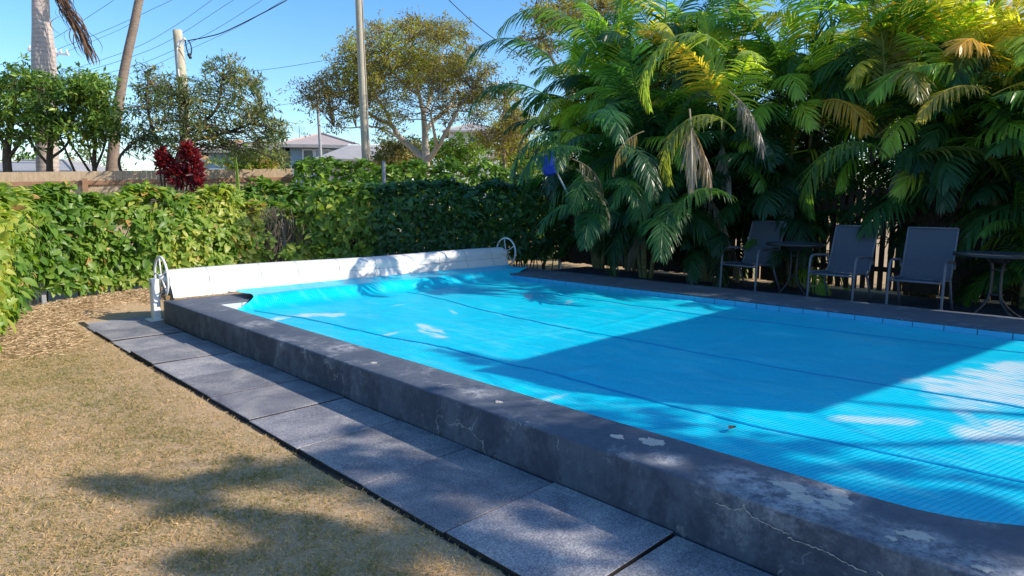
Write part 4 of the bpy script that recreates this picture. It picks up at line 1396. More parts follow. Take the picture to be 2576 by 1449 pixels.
FR2 = {
    'spear': frond_mesh(1.8, 84, 30, 38, .48, .06, .35, 21, .6),
    'up': frond_mesh(2.0, 75, 60, 44, .56, .10, .28, 22, sidecurve=.06),
    'up2': frond_mesh(1.95, 68, 95, 46, .52, .13, .22, 23, sidecurve=-.1),
    'arch': frond_mesh(2.1, 57, 125, 44, .58, .14, .20, 24, sidecurve=.08),
    'arch2': frond_mesh(2.0, 48, 105, 48, .58, .17, .16, 25, sidecurve=-.05),
    'low': frond_mesh(2.0, 35, 112, 44, .55, .18, .10, 26, sidecurve=.12),
    'low2': frond_mesh(1.9, 12, 80, 46, .56, .22, .06, 27),
    'hang': frond_mesh(1.8, 0, 90, 44, .54, .22, .04, 28, sidecurve=.1),
    'dead': frond_mesh(1.4, -40, 40, 40, .48, .3, 0, 30, .8, .02, collapse=.65)}
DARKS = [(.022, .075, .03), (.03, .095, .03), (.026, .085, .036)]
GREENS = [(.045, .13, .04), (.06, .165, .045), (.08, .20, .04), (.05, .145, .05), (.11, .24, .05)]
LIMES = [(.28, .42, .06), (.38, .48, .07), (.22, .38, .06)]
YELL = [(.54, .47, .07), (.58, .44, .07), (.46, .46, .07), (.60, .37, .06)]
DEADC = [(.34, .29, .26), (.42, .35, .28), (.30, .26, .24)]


def put_frond(root, kind, loc, az, scale=1.0, col=None, tilt=0.0, roll=0.0):
    o = link('frond', FR2[kind] if kind in FR2 and random.random() < .5 else FR[kind], root)
    o.location = tuple(np.array(loc) - np.array(root.location))
    o.rotation_euler = (Matrix.Rotation(az, 3, 'Z') @ Matrix.Rotation(tilt, 3, 'Y') @ Matrix.Rotation(roll, 3, 'X')).to_euler()
    o.scale = (scale,) * 3
    o.color = (*(col or random.choice(GREENS)), 1)
    return o


def cane_palm(x, y, stems, label, yellow=.15, seed=0, dead=1, spread=.45, lowfronds=0, fscale=1.0, lowaz=None):
    rg = random.Random(seed)
    root = empty('cane_palm', (x, y, .0), 0, label, 'palm', 'golden cane palms behind the pool')
    for (h, az) in stems:
        dx, dy = math.cos(az) * spread * (.4 + .12 * h), math.sin(az) * spread * (.4 + .12 * h)
        base = np.array([x + dx * .3, y + dy * .3, 0])
        top = np.array([x + dx, y + dy, h])
        c = smooth_curve([base, base * .5 + top * .5 + np.array([dx * .1, dy * .1, 0]), top], 14)
        MB().tube(c, np.linspace(.05, .032, len(c)), 8).build('stem', M['cane'], root, True, True)
        MB().tube([top, top + np.array([dx * .12, dy * .12, .45])], [.036, .018], 8).build('crownshaft', M['cane'], root, True, True)
        n = rg.randint(12, 14)
        a0 = rg.random() * 6.28
        for k in range(n):
            a = a0 + k * 2.399
            kind = ('spear', 'up', 'up2', 'arch', 'up2', 'arch2', 'arch', 'low', 'arch2', 'low2', 'arch', 'hang', 'low', 'low2')[k]
            rr = rg.random()
            high = h > 2.3
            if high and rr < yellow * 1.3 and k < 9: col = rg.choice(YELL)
            elif rr < (yellow + .55 if high else .18 if h > 1.9 else .06) and k < 10: col = rg.choice(LIMES)  # tall stems paler: sunlit tops put into the frond colour
            elif h < 2.3 or k > 8: col = rg.choice(DARKS if rg.random() < .65 else GREENS)  # older fronds darker green, with the shade low down painted in too
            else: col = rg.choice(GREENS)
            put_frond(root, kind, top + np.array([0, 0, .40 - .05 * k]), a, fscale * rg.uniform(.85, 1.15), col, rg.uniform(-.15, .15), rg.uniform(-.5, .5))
        for k in range(dead):
            if rg.random() < .6:
                put_frond(root, rg.choice(('dead', 'dead2')), top + np.array([0, 0, -.05]), rg.random() * 6.28, rg.uniform(.8, 1.1), rg.choice(DEADC))
    for k in range(lowfronds):
        a = rg.uniform(0, 6.28) if lowaz is None else rg.choice(lowaz) + rg.uniform(-.3, .3)
        put_frond(root, rg.choice(('arch', 'low', 'arch2', 'low2')), (x + math.cos(a) * .2, y + math.sin(a) * .2, rg.uniform(.6, 1.5)), a, fscale * rg.uniform(.7, 1.0), rg.choice(DARKS), 0, rg.uniform(-.4, .4))
    return root


PALMS = [
    # x, y, stems (height, lean azimuth), label
    (11.65, 9.15, [(1.6, 3.6), (2.6, 2.2), (3.5, 1.0), (4.0, 4.2), (3.2, 3.2)], 'leftmost cane palm, its fronds hanging over the end of the shaded hedge', .06, 3),
    (11.7, 8.3, [(2.2, 3.0), (3.5, 1.5), (4.3, 5.0), (2.9, 4.0), (4.0, 2.8)], 'cane palm with upright fronds above the blue pool net', .06, 2),
    (10.85, 7.35, [(.9, 3.3), (1.5, 4.4), (2.1, 2.5), (2.7, 3.4)], 'low cane palm whose fronds reach down to the far coping', .05, 8),
    (11.2, 6.2, [(1.2, 3.1), (1.9, 2.4), (2.7, 4.0)], 'cane palm with pale arching frond and grey dead fronds left of the chairs', .08, 8),
    (12.3, 7.0, [(3.3, 3.2), (4.0, 1.2), (4.5, 5.2), (2.6, 2.6)], 'tall cane palm rising highest above the middle of the clump', .16, 0),
    (12.4, 5.2, [(2.5, 3.3), (3.4, 2.6), (4.3, 5.0), (3.0, 4.2)], 'tall cane palm behind the left chair', .18, 2),
    (12.6, 3.15, [(2.6, 3.2), (3.2, 2.0), (4.0, 4.6), (2.9, 3.6)], 'tall cane palm behind the gap in the fence slats', .24, 1),
    (12.5, 2.5, [(1.7, 3.4), (2.7, 2.6), (3.4, 4.4), (2.2, 3.9)], 'cane palm with yellow fronds behind the right chair', .45, 3),
    (12.2, 1.2, [(1.3, 3.0), (2.2, 3.8), (2.8, 2.2), (1.8, 2.6)], 'yellowest cane palm at the right edge behind the cut off table', .62, 4),
    (13.4, 2.2, [(2.9, 3.0), (3.4, 1.5)], 'orange tinged cane palm farthest back at the upper right', .75, 0),
    (13.5, 3.4, [(3.4, 3.0), (4.2, 1.5)], 'cane palm with gold tips behind the middle chair, second row', .55, 0),
    (13.7, 4.9, [(2.6, 3.3), (3.2, 2.2), (3.6, 4.4)], 'cane palm filling the back of the clump above the left table', .1, 0),
    (12.0, 6.3, [(.9, 3.4), (1.5, 2.4), (2.0, 4.0)], 'dark cane palm low behind the slat fence, left of the left chair', .0, 0),
    (12.05, 5.2, [(1.0, 3.4), (1.7, 2.6)], 'dark cane palm low behind the left chair', .0, 0),
    (12.6, 2.95, [(1.0, 3.6), (1.6, 2.4), (2.0, 4.2)], 'dark cane palm low between the middle and right chairs', .0, 0),
    (12.6, 1.7, [(.9, 3.4), (1.5, 2.4)], 'dark cane palm low behind the cut off table', .0, 0),
    (12.0, .6, [(.9, 3.4), (1.6, 2.4)], 'dark cane palm low at the right edge', .0, 0),
    (11.55, 4.75, [(.5, 3.6), (1.0, 2.2)], 'small dark cane palm behind the left table', .0, 4),
    (11.5, 1.5, [(.5, 2.9), (.9, 3.7)], 'small cane palm with spreading low fronds behind the right table', .05, 6),
]
proots = []
for i, (x, y, st, lab, yl, lowf) in enumerate(PALMS):
    sm = lab.startswith('small')
    proots.append(cane_palm(x, y, st, lab, yl, 100 + i, 0 if sm else 1, .3 if sm else .5, lowf, .55 if sm else 1.0, (1.57, -1.57, .3) if sm else None))


def img_az(a):
    v = math.cos(R(a)) * RTH + math.sin(R(a)) * FWH
    return math.atan2(v[1], v[0])


# fronds that stand out in the view: (palm, kind, px, py, depth, image azimuth, scale, colour)
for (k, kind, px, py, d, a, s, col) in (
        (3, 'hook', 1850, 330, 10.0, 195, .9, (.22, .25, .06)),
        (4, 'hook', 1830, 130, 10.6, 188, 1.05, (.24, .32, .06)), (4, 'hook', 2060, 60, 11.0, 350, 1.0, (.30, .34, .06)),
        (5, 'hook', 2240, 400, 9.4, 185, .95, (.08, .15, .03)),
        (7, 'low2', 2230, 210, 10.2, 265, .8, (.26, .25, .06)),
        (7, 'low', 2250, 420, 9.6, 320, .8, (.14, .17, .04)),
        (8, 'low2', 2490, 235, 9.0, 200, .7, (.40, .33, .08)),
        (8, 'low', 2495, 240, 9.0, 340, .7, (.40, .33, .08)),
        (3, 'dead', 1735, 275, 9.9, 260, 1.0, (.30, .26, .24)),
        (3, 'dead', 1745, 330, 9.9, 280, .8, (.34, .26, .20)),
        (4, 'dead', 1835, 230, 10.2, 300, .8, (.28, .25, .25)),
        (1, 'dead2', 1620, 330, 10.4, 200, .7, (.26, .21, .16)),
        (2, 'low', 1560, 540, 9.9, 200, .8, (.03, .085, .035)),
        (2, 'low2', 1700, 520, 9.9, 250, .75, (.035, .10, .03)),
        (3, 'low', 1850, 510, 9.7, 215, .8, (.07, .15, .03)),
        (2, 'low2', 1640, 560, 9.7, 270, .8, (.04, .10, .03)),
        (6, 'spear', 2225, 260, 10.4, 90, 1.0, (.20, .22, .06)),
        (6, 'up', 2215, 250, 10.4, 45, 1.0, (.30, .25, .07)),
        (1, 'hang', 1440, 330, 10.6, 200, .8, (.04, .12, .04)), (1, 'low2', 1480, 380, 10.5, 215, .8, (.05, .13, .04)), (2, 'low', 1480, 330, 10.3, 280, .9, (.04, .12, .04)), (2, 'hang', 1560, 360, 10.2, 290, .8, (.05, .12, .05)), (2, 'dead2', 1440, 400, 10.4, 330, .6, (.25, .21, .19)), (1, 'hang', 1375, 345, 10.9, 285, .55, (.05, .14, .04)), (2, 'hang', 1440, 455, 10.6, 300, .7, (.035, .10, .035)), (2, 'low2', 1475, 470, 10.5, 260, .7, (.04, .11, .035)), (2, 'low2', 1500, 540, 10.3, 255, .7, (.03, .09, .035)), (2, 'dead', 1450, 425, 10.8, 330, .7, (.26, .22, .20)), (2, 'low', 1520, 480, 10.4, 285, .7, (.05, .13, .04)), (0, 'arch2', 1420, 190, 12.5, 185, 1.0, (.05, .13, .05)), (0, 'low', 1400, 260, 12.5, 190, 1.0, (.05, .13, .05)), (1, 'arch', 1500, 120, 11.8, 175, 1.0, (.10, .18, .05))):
    r = proots[k]
    put_frond(r, kind, P(px, py, d), img_az(a), s, col)

# dark slatted fence behind the chairs
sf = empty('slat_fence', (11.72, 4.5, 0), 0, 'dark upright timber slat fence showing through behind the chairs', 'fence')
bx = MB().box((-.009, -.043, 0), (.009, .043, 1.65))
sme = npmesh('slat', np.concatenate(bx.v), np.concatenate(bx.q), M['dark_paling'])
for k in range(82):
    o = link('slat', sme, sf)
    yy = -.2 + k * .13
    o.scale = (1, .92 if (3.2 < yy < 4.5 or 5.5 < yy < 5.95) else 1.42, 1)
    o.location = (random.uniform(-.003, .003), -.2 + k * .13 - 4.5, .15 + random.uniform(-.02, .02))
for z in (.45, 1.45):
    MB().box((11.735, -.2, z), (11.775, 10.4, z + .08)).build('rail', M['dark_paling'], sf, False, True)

# shrubs filling the shade under the palms
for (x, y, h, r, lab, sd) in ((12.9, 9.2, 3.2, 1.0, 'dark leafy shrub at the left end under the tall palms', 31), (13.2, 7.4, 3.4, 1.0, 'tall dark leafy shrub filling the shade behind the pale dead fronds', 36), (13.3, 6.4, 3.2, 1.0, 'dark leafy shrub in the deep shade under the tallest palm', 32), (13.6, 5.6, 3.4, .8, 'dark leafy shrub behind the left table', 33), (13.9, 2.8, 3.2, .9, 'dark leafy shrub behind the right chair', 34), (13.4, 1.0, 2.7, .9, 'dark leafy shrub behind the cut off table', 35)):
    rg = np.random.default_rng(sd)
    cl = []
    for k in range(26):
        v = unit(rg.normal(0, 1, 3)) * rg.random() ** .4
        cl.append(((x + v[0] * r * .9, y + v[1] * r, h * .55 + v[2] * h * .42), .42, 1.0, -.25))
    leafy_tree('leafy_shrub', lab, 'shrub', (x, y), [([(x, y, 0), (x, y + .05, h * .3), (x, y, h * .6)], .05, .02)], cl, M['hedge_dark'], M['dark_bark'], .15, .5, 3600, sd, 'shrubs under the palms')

# ------------------------------------------------------------------ pool leaf net leaning in the palms
net = empty('leaf_net', (0, 0, 0), 0, 'blue pool leaf net on a short pale pole caught among the left palms', 'pool net')
pa, pb = P(1394, 422, 11.7), P(1428, 486, 11.6)
dirn = unit(pb - pa)
MB().tube([pa + dirn * .10, pb], .016, 8).build('pole', M['alu'], net, True)
sdv = unit(np.cross(dirn, FWH)); 
cor = [pa + dirn * .10 + sdv * .05, pa + dirn * .02 + sdv * .20, pa - dirn * .28 + sdv * .22, pa - dirn * .30 - sdv * .20, pa + dirn * .02 - sdv * .20, pa + dirn * .10 - sdv * .05]
MB().tube(smooth_curve(cor + [cor[0]], 48), .008, 6).build('net_frame', M['blue_net'], net, True)
gv, gq = [], []
nn = 14
for i in range(nn):
    for k in range(nn):
        u, w = i / (nn - 1), k / (nn - 1)
        dep = .22 * (math.sin(math.pi * u) * math.sin(math.pi * w)) ** .6
        gv.append(pa + dirn * (.09 - .37 * u) + sdv * (w - .5) * .40 * (.75 + .25 * math.sin(math.pi * min(1, u * 1.3 + .15))) - FWH * dep + np.array([0, 0, -.16 * math.sin(math.pi * u) * math.sin(math.pi * w)]))
for i in range(nn - 1):
    for k in range(nn - 1):
        a = i * nn + k
        gq.append((a, a + 1, a + nn + 1, a + nn))
MB().add(gv, gq).build('net_bag', M['blue_net'], net, True)

# ------------------------------------------------------------------ royal palm, leaning palm
rp = empty('royal_palm', tuple(P(115, 430, 19) * np.array([1, 1, 0])), 0, 'thick smooth grey palm trunk at the upper left with a brown dead frond', 'palm')
b = MB()
px_tube(b, [(122, 560, 46), (118, 330, 50), (112, 190, 53), (110, 140, 51), (106, 70, 42), (102, 0, 36), (96, -420, 32)], 19, 1, 18, 36)
b.build('trunk', M['royal_trunk'], rp, True, True)
b = MB(); px_tube(b, [(96, -418, 33), (96, -500, 30), (95, -600, 14)], 19, 1, 14, 12); b.build('crownshaft', M['cane'], rp, True, True)
FR['royal'] = frond_mesh(3.6, 50, 110, 60, .75, .12, .2, 51, wid=.05)
FR['royal_dead'] = frond_mesh(2.9, -48, 34, 80, .55, .5, 0, 52, .5, .03, collapse=.35, powr=1.0)
tp = P(95, -600, 19)
for k in range(11):
    put_frond(rp, 'royal', tp, k * 2.4, 1.0, random.choice(GREENS), random.uniform(-.4, .3))
rg = np.random.default_rng(5)
mid = smooth_curve([P(*p, 18.6) for p in ((120, -90), (152, -10), (180, 40), (205, 85), (224, 130), (236, 158))], 30)
b = MB(); b.tube(mid, np.linspace(.045, .012, len(mid)), 6)
for k in range(170):
    i0 = int(rg.uniform(0, .72) * len(mid)); n_ = int(rg.uniform(.22, .4) * len(mid)); i1 = min(len(mid) - 1, i0 + n_)
    side = RTH * rg.normal(0, .085) + FWH * rg.normal(0, .07)
    pts = mid[i0:i1 + 1]
    if len(pts) < 4: continue
    t = np.linspace(0, 1, len(pts))[:, None]
    pts = pts + side * np.sin(t * np.pi * .8) * (1.2 if rg.random() < .8 else 2.2) + np.array([0, 0, -.10]) * t
    w = .014 * np.sin(np.pi * np.clip(t * .9 + .1, 0, 1))
    wd = unit(RTH + FWH * rg.normal(0, .6))
    V = np.concatenate([pts + wd * w, pts - wd * w]); m_ = len(pts); ii = np.arange(m_ - 1)
    b.add(V, np.stack([ii, ii + 1, m_ + ii + 1, m_ + ii], 1))
o = b.build('dead_frond', M['dead_frond'], rp, False, True)

lp = empty('leaning_palm', tuple(P(285, 430, 20) * np.array([1, 1, 0])), 0, 'slim leaning brown palm trunk rising beside the thick grey one', 'palm')
b = MB()
px_tube(b, [(276, 520, 34), (284, 400, 28), (290, 330, 24), (302, 240, 23), (318, 150, 21), (338, 60, 20), (350, 0, 19), (372, -90, 18), (400, -210, 17)], 20, 1, 12, 40)
b.build('trunk', M['brown_trunk'], lp, True, True)
rg = np.random.default_rng(3)
cc = smooth_curve([P(*p, 20) for p in ((284, 400), (302, 240), (338, 60), (350, 0))], 60)
tp = P(400, -210, 20)
for k in range(10):
    put_frond(lp, 'royal', tp, k * 2.4 + .4, .8, random.choice(GREENS), random.uniform(-.2, .4))
put_frond(lp, 'hang', P(350, -75, 19.7), img_az(200), .6, (.16, .13, .08))

# ------------------------------------------------------------------ shrubs and small trees behind the fence
def px_clusters(rg, ells, n, d, dd, r, tb=0.0, weight=1.0):
    """ells: (px, py, rx, ry) blobs in which clusters are spread, with depth jitter dd"""
    out = []
    ar = np.array([e[2] * e[3] for e in ells], float); ar /= ar.sum()
    for e, f in zip(ells, ar):
        for k in range(max(1, int(round(n * f)))):
            a = rg.random() * 2 * np.pi; q_ = math.sqrt(rg.random())
            out.append((P(e[0] + e[2] * q_ * math.cos(a), e[1] + e[3] * q_ * math.sin(a), d + rg.uniform(-dd, dd)), r * rg.uniform(.7, 1.25), weight, tb + (e[4] if len(e) > 4 else 0)))
    return out


rg = np.random.default_rng(40)
d = 17.2
gb = lambda px, d_: P(px, 430, d_) * np.array([1, 1, 0])
# far left shrub
g = gb(30, d)
leafy_tree('garden_tree', 'dark leafy tree at the left edge behind the paling fence', 'tree', g,
           [([g, P(18, 420, d), P(25, 330, d), P(40, 250, d)], .13, .05), ([P(20, 400, d), P(60, 340, d), P(80, 270, d)], .05, .02), ([P(20, 380, d), P(-10, 320, d), P(-20, 260, d)], .05, .02)],
           px_clusters(rg, [(40, 265, 85, 65), (45, 190, 35, 35), (5, 320, 60, 40), (-60, 270, 60, 70), (48, 165, 14, 22)], 80, d, .8, .28), M['shrub_leaf'], M['dark_bark'], .15, .38, 4300, 41, 'garden trees behind the paling fence')
g = gb(120, d)
leafy_tree('garden_tree', 'leafy tree in front of the thick grey palm trunk', 'tree', g,
           [([g, P(125, 430, d), P(128, 340, d), P(120, 260, d)], .10, .04), ([P(126, 400, d), P(170, 360, d), P(190, 280, d)], .04, .02), ([P(126, 420, d), P(80, 360, d), P(70, 300, d)], .04, .02), ([P(200, 460, d), P(170, 390, d), P(150, 340, d)], .035, .02)],
           px_clusters(rg, [(130, 275, 75, 62, .05), (110, 230, 60, 40), (90, 330, 60, 40), (190, 230, 50, 40), (150, 205, 20, 14)], 80, d - .2, .8, .28), M['shrub_leaf'], M['dark_bark'], .15, .38, 4300, 42, 'garden trees behind the paling fence')
g = gb(240, d)
leafy_tree('garden_tree', 'bright leafy tree with curving bare stems left of the leaning palm', 'tree', g,
           [([g, P(238, 430, d), P(240, 350, d), P(235, 280, d)], .07, .03), ([P(238, 430, d), P(262, 370, d), P(275, 300, d)], .035, .018), ([P(250, 470, d), P(205, 400, d), P(180, 365, d), P(165, 330, d)], .035, .018), ([P(240, 440, d), P(225, 380, d), P(215, 320, d)], .03, .015)],
           px_clusters(rg, [(235, 275, 65, 70, .12), (225, 220, 50, 30, .1), (250, 335, 55, 40), (235, 200, 18, 14)], 75, d - .3, .8, .28), M['shrub_leaf'], M['dark_bark'], .15, .38, 4000, 43, 'garden trees behind the paling fence')
d = 16.9
g = gb(440, d)
leafy_tree('garden_tree', 'wide olive green tree with drooping sprays in front of the timber stub pole', 'tree', g,
           [([g, P(445, 440, d), P(460, 360, d), P(470, 270, d)], .12, .05), ([P(450, 420, d), P(390, 340, d), P(370, 250, d), P(375, 190, d)], .05, .02), ([P(462, 340, d), P(540, 280, d), P(560, 200, d)], .05, .02), ([P(462, 360, d), P(580, 330, d), P(660, 300, d)], .05, .02), ([P(320, 470, d), P(300, 400, d), P(350, 350, d), P(390, 330, d)], .04, .02)],
           px_clusters(rg, [(480, 280, 110, 85, .12), (380, 270, 55, 80, -.12), (370, 350, 60, 50, -.1), (600, 270, 75, 80), (560, 195, 45, 40), (660, 320, 60, 55), (385, 195, 25, 25), (450, 360, 90, 45), (640, 375, 75, 30), (460, 230, 60, 40, .1)], 230, d, 1.3, .24) + px_clusters(rg, [(690, 330, 30, 30), (700, 390, 20, 25), (575, 150, 25, 12), (520, 165, 20, 15), (625, 210, 30, 20), (372, 178, 12, 14)], 36, d, 1.0, .16), M['olive_leaf'], M['dark_bark'], .15, .24, 9800, 44, 'garden trees behind the paling fence', flat=.7)

# red cordyline
rc = empty('red_cordyline', tuple(P(450, 440, 14.4) * np.array([1, 1, 0])), 0, 'dark red leafy plant standing up behind the bright hedge', 'plant')
rg = np.random.default_rng(50)
pos, al, nr, L, tn = [], [], [], [], []
b = MB()
for (px, py, rr, n_) in ((480, 400, .19, 260), (486, 432, .21, 260), (472, 378, .11, 120), (415, 412, .17, 220), (405, 395, .09, 80), (445, 440, .20, 220), (492, 458, .19, 140)):
    c = P(px, py, 14.4)
    b.tube(smooth_curve([P(450 + (px - 450) * .5, 560, 14.4), P(px, py + 60, 14.4), c], 10), .02, 5)
    p = c + unit(rg.normal(0, 1, (n_, 3))) * (rg.random((n_, 1)) ** .5) * rr * np.array([.8, .8, 1.1])
    o_ = unit(p - c + np.array([0, 0, .05]))
    pos.append(p); al.append(unit(o_ * .6 + rg.normal(0, .5, (n_, 3)) + np.array([0, 0, .15]))); nr.append(unit(rg.normal(0, 1, (n_, 3)) + np.array([0, 0, .6])))
    L.append(rg.uniform(.10, .22, n_)); tn.append(np.clip(rg.normal(.55, .25, n_), 0, 1))
pos = np.concatenate(pos); al = np.concatenate(al); nr = np.concatenate(nr); L = np.concatenate(L); tn = np.concatenate(tn)
b.build('stems', M['dark_bark'], rc, True, True)
put_leaves(rc, M['red_leaf'], pos, al, nr, L, L * .28, tn, 200)

# tall strap leaf plant sticking up at the fence
for (px, py, w, hgt, lab) in ((594, 395, .10, .75, 'single upright pale green strap leaf plant in front of the paling fence'),):
    c = P(px, 470, 14.2)
    root = empty('strap_plant', (c[0], c[1], 0), 0, lab, 'plant')
    for k, (dx, hh, ww) in enumerate(((0, 1.0, .11), (-.06, .8, .08), (.08, .75, .08), (.03, .6, .09))):
        a = c + RTH * dx
        top = P(px + dx * 30, py + (1 - hh) * 60, 14.2)
        v = []
        for t in np.linspace(0, 1, 7):
            w_ = ww * (1 - t ** 3) * (.6 + .4 * t)
            cc_ = np.array([a[0], a[1], 0]) * (1 - t) + top * t
            v += [cc_ + RTH * w_ / 2 + FWH * .02, cc_, cc_ - RTH * w_ / 2 + FWH * .02]
        qq = []
        for i in range(6):
            qq += [(3 * i, 3 * i + 1, 3 * i + 4, 3 * i + 3), (3 * i + 1, 3 * i + 2, 3 * i + 5, 3 * i + 4)]
        me = npmesh('leaf', v, np.array(qq), M['hedge_leaf'], np.full(21, .7))
        link('leaf', me, root, True)

# ------------------------------------------------------------------ big spreading tree
rg = np.random.default_rng(60)
d = 24.0
g = gb(1078, d)
J = lambda px, py, dz=0: P(px, py, d + dz)
limbs = [([g + np.array([0, 0, -.1]), J(1073, 470), J(1071, 392), J(1069, 330), J(1065, 285)], .24, .12),
         ([J(1072, 405), J(1040, 375, .2), J(1005, 345, .5), J(985, 315, .8), J(950, 300, 1), J(905, 268, 1.2), J(860, 245, 1.3)], .17, .04),
         ([J(985, 315, .8), J(968, 275, .6), J(945, 240, .4), J(925, 205, .2), J(905, 170, 0)], .09, .03),
         ([J(1078, 402), J(1100, 372, -.4), J(1118, 340, -.7), J(1140, 300, -1), J(1158, 265, -1.2), J(1190, 225, -1.4)], .13, .035),
         ([J(1069, 330), J(1095, 300, .6), J(1130, 272, 1), J(1175, 255, 1.4), J(1215, 232, 1.6), J(1255, 205, 1.8)], .12, .03),
         ([J(1065, 285), J(1055, 240, -.3), J(1046, 200, -.5), J(1035, 150, -.6), J(1030, 105, -.6)], .10, .03),
         ([J(1066, 290), J(1082, 250, .4), J(1090, 200, .6), J(1110, 150, .6), J(1120, 110, .6)], .09, .03),
         ([J(1055, 240, -.3), J(1020, 215, -.6), J(990, 180, -1), J(965, 130, -1.2)], .07, .025),
         ([J(1100, 372, -.4), J(1090, 320, -1.1), J(1085, 280, -1.5), J(1105, 235, -1.8)], .08, .025),
         ([J(1020, 360, .4), J(975, 330, -.3), J(930, 318, -.8), J(880, 322, -1), J(840, 318, -1.1)], .05, .018),
         ([J(1130, 272, 1), J(1150, 220, 1.4), J(1160, 180, 1.6), J(1190, 130, 1.6)], .06, .02)]
limbs = [(p_, a_ * .8, b_ * .75) for p_, a_, b_ in limbs]
cl = []
for (ells, n_, tb, wt) in (([(1000, 105, 130, 62, .12), (1090, 130, 110, 75, .05), (900, 160, 70, 60, .0), (960, 180, 80, 50, .06), (1180, 190, 75, 65, -.05), (1210, 250, 55, 50, -.15), (870, 230, 70, 70, -.18), (805, 240, 50, 60, -.28), (930, 250, 60, 45, -.08), (1060, 190, 100, 45, .05)], 250, 0, 1.0),
                           ([(1100, 240, 70, 45, -.1), (990, 260, 50, 40, .05), (1150, 290, 60, 30, -.15), (850, 320, 35, 18, -.25), (950, 315, 40, 25, .05), (1020, 60, 90, 25, -.05), (1130, 70, 50, 30, -.05)], 60, -.05, .55)):
    cl += px_clusters(rg, ells, n_, d, 2.2, .42, tb, wt)
leafy_tree('spreading_tree', 'large spreading tree with pale forked trunk and thin olive brown crown', 'tree', g, limbs, cl, M['poinciana_leaf'], M['pale_bark'], .11, .36, 36000, 61, flat=.55, twig_r=.015, subtw=5, sub_r=.007)

# tree top behind the palms and brown bush
d = 21.0
g = gb(1430, d)
leafy_tree('feathery_tree', 'thin brownish tree top showing above the left palms', 'tree', g,
           [([g, P(1432, 350, d), P(1440, 200, d), P(1450, 60, d)], .2, .06), ([P(1436, 250, d), P(1380, 130, d), P(1350, 60, d)], .07, .02), ([P(1438, 200, d), P(1500, 100, d), P(1520, 20, d)], .07, .02)],
           px_clusters(rg, [(1440, 40, 90, 55), (1370, 70, 45, 55, -.05), (1500, 10, 70, 50), (1345, 120, 50, 35, -.1), (1420, -50, 90, 50)], 80, d, 1.2, .40), M['poinciana_leaf'], M['pale_bark'], .11, .36, 9000, 62, twig_r=.016, subtw=4, sub_r=.008)
d = 22.5
g = gb(1270, d)
leafy_tree('brown_bush', 'reddish brown twiggy bush between the spreading tree and the palms', 'bush', g,
           [([g, P(1268, 380, d), P(1265, 320, d), P(1270, 250, d)], .08, .03)],
           px_clusters(rg, [(1275, 290, 45, 75, -.05), (1250, 350, 55, 45, 0), (1310, 330, 40, 60, .05)], 60, d, .8, .4), M['poinciana_leaf'], M['brown_trunk'], .11, .36, 6500, 63, twig_r=.016, subtw=4, sub_r=.008)
for (px, py, rx, ry, d, lab, mt, tb, sd) in ((1140, 370, 85, 32, 27, 'green and yellow bush behind the trunk of the spreading tree', 'back_leaf', .1, 70), (1010, 380, 60, 22, 26, 'low olive bush left of the spreading trunk', 'olive_leaf', .2, 71), (640, 410, 40, 25, 19, 'yellow green bush peeping over the paling fence', 'hedge_leaf', .2, 72), (1330, 375, 70, 30, 24, 'bright bush behind the clipped hedge near the palms', 'hedge_leaf', .15, 73)):
    g = gb(px, d)
    leafy_tree('garden_bush', lab, 'bush', g, [([g, P(px, py + 30, d), P(px, py, d)], .06, .03)], px_clusters(rg, [(px, py, rx, ry), (px, py + 30, rx, ry)], 45, d, 1.0, .45, tb), M[mt], M['dark_bark'], .16, .42, 4500, sd, 'bushes beyond the hedges')

# distant tree line so that the view closes
for i, (px, d, hgt, lab) in enumerate(((60, 70, 7.0, 'distant round tree showing between stems at the far left'), (230, 75, 7.4, 'distant round tree glimpsed left of the leaning palm foot'), (700, 80, 5, 'distant round tree behind the left end of the blue grey house'), (960, 62, 5.5, 'distant dark tree rising left of the spreading tree trunk'), (1110, 70, 5, 'distant tree below the hilltop house'), (1300, 64, 6, 'distant tree at the right foot of the hilltop rise'), (1480, 70, 6, 'distant tree hidden behind the left palms'), (1700, 72, 6, 'distant tree hidden behind the middle palms'), (1950, 72, 6, 'distant tree glimpsed above the left chair'), (2450, 70, 6, 'distant tree hidden behind the rightmost palms'))):
    g = gb(px, d)
    g[2] = float(ground_z(np.array([g[0]]), np.array([g[1]]))[0])
    rg = np.random.default_rng(200 + i)
    cl = []
    for k in range(26):
        v = unit(rg.normal(0, 1, 3)) * rg.random() ** .4
        cl.append(((g[0] + v[0] * 3.2, g[1] + v[1] * 3.2, g[2] + hgt * .55 + v[2] * hgt * .4), 1.1, 1, rg.normal(0, .1)))
    leafy_tree('distant_tree', lab, 'tree', g, [([g, g + np.array([0, 0, hgt * .3]), g + np.array([0.1, 0, hgt * .6])], .16, .06)], cl, M['olive_leaf'] if i % 2 else M['shrub_leaf'], M['dark_bark'], .42, .5, 1500, 300 + i, 'distant trees on the skyline', twig_r=.04, subtw=2, sub_r=.02)

# ------------------------------------------------------------------ houses
def house_frame(px, d, turn):
    o = P(px, HY, d) * np.array([1, 1, 0])
    c, s = math.cos(turn), math.sin(turn)
    u = RTH * c + FWH * s
    v = -RTH * s + FWH * c
    return o, u, v


def boards(b, o, u, n_, x0, x1, z0, z1, step=.18):
    z = z0
    while z < z1 - 1e-6:
        h = min(step, z1 - z)
        a = o + u * x0; c = o + u * x1
        up = np.array([0, 0, 1.0])
        pts = [a + n_ * .028 + up * z, c + n_ * .028 + up * z, c + n_ * .010 + up * (z + h), a + n_ * .010 + up * (z + h), a + up * z, c + up * z]
        b.add(pts, [(0, 1, 2, 3), (4, 5, 1, 0)])
        z += h


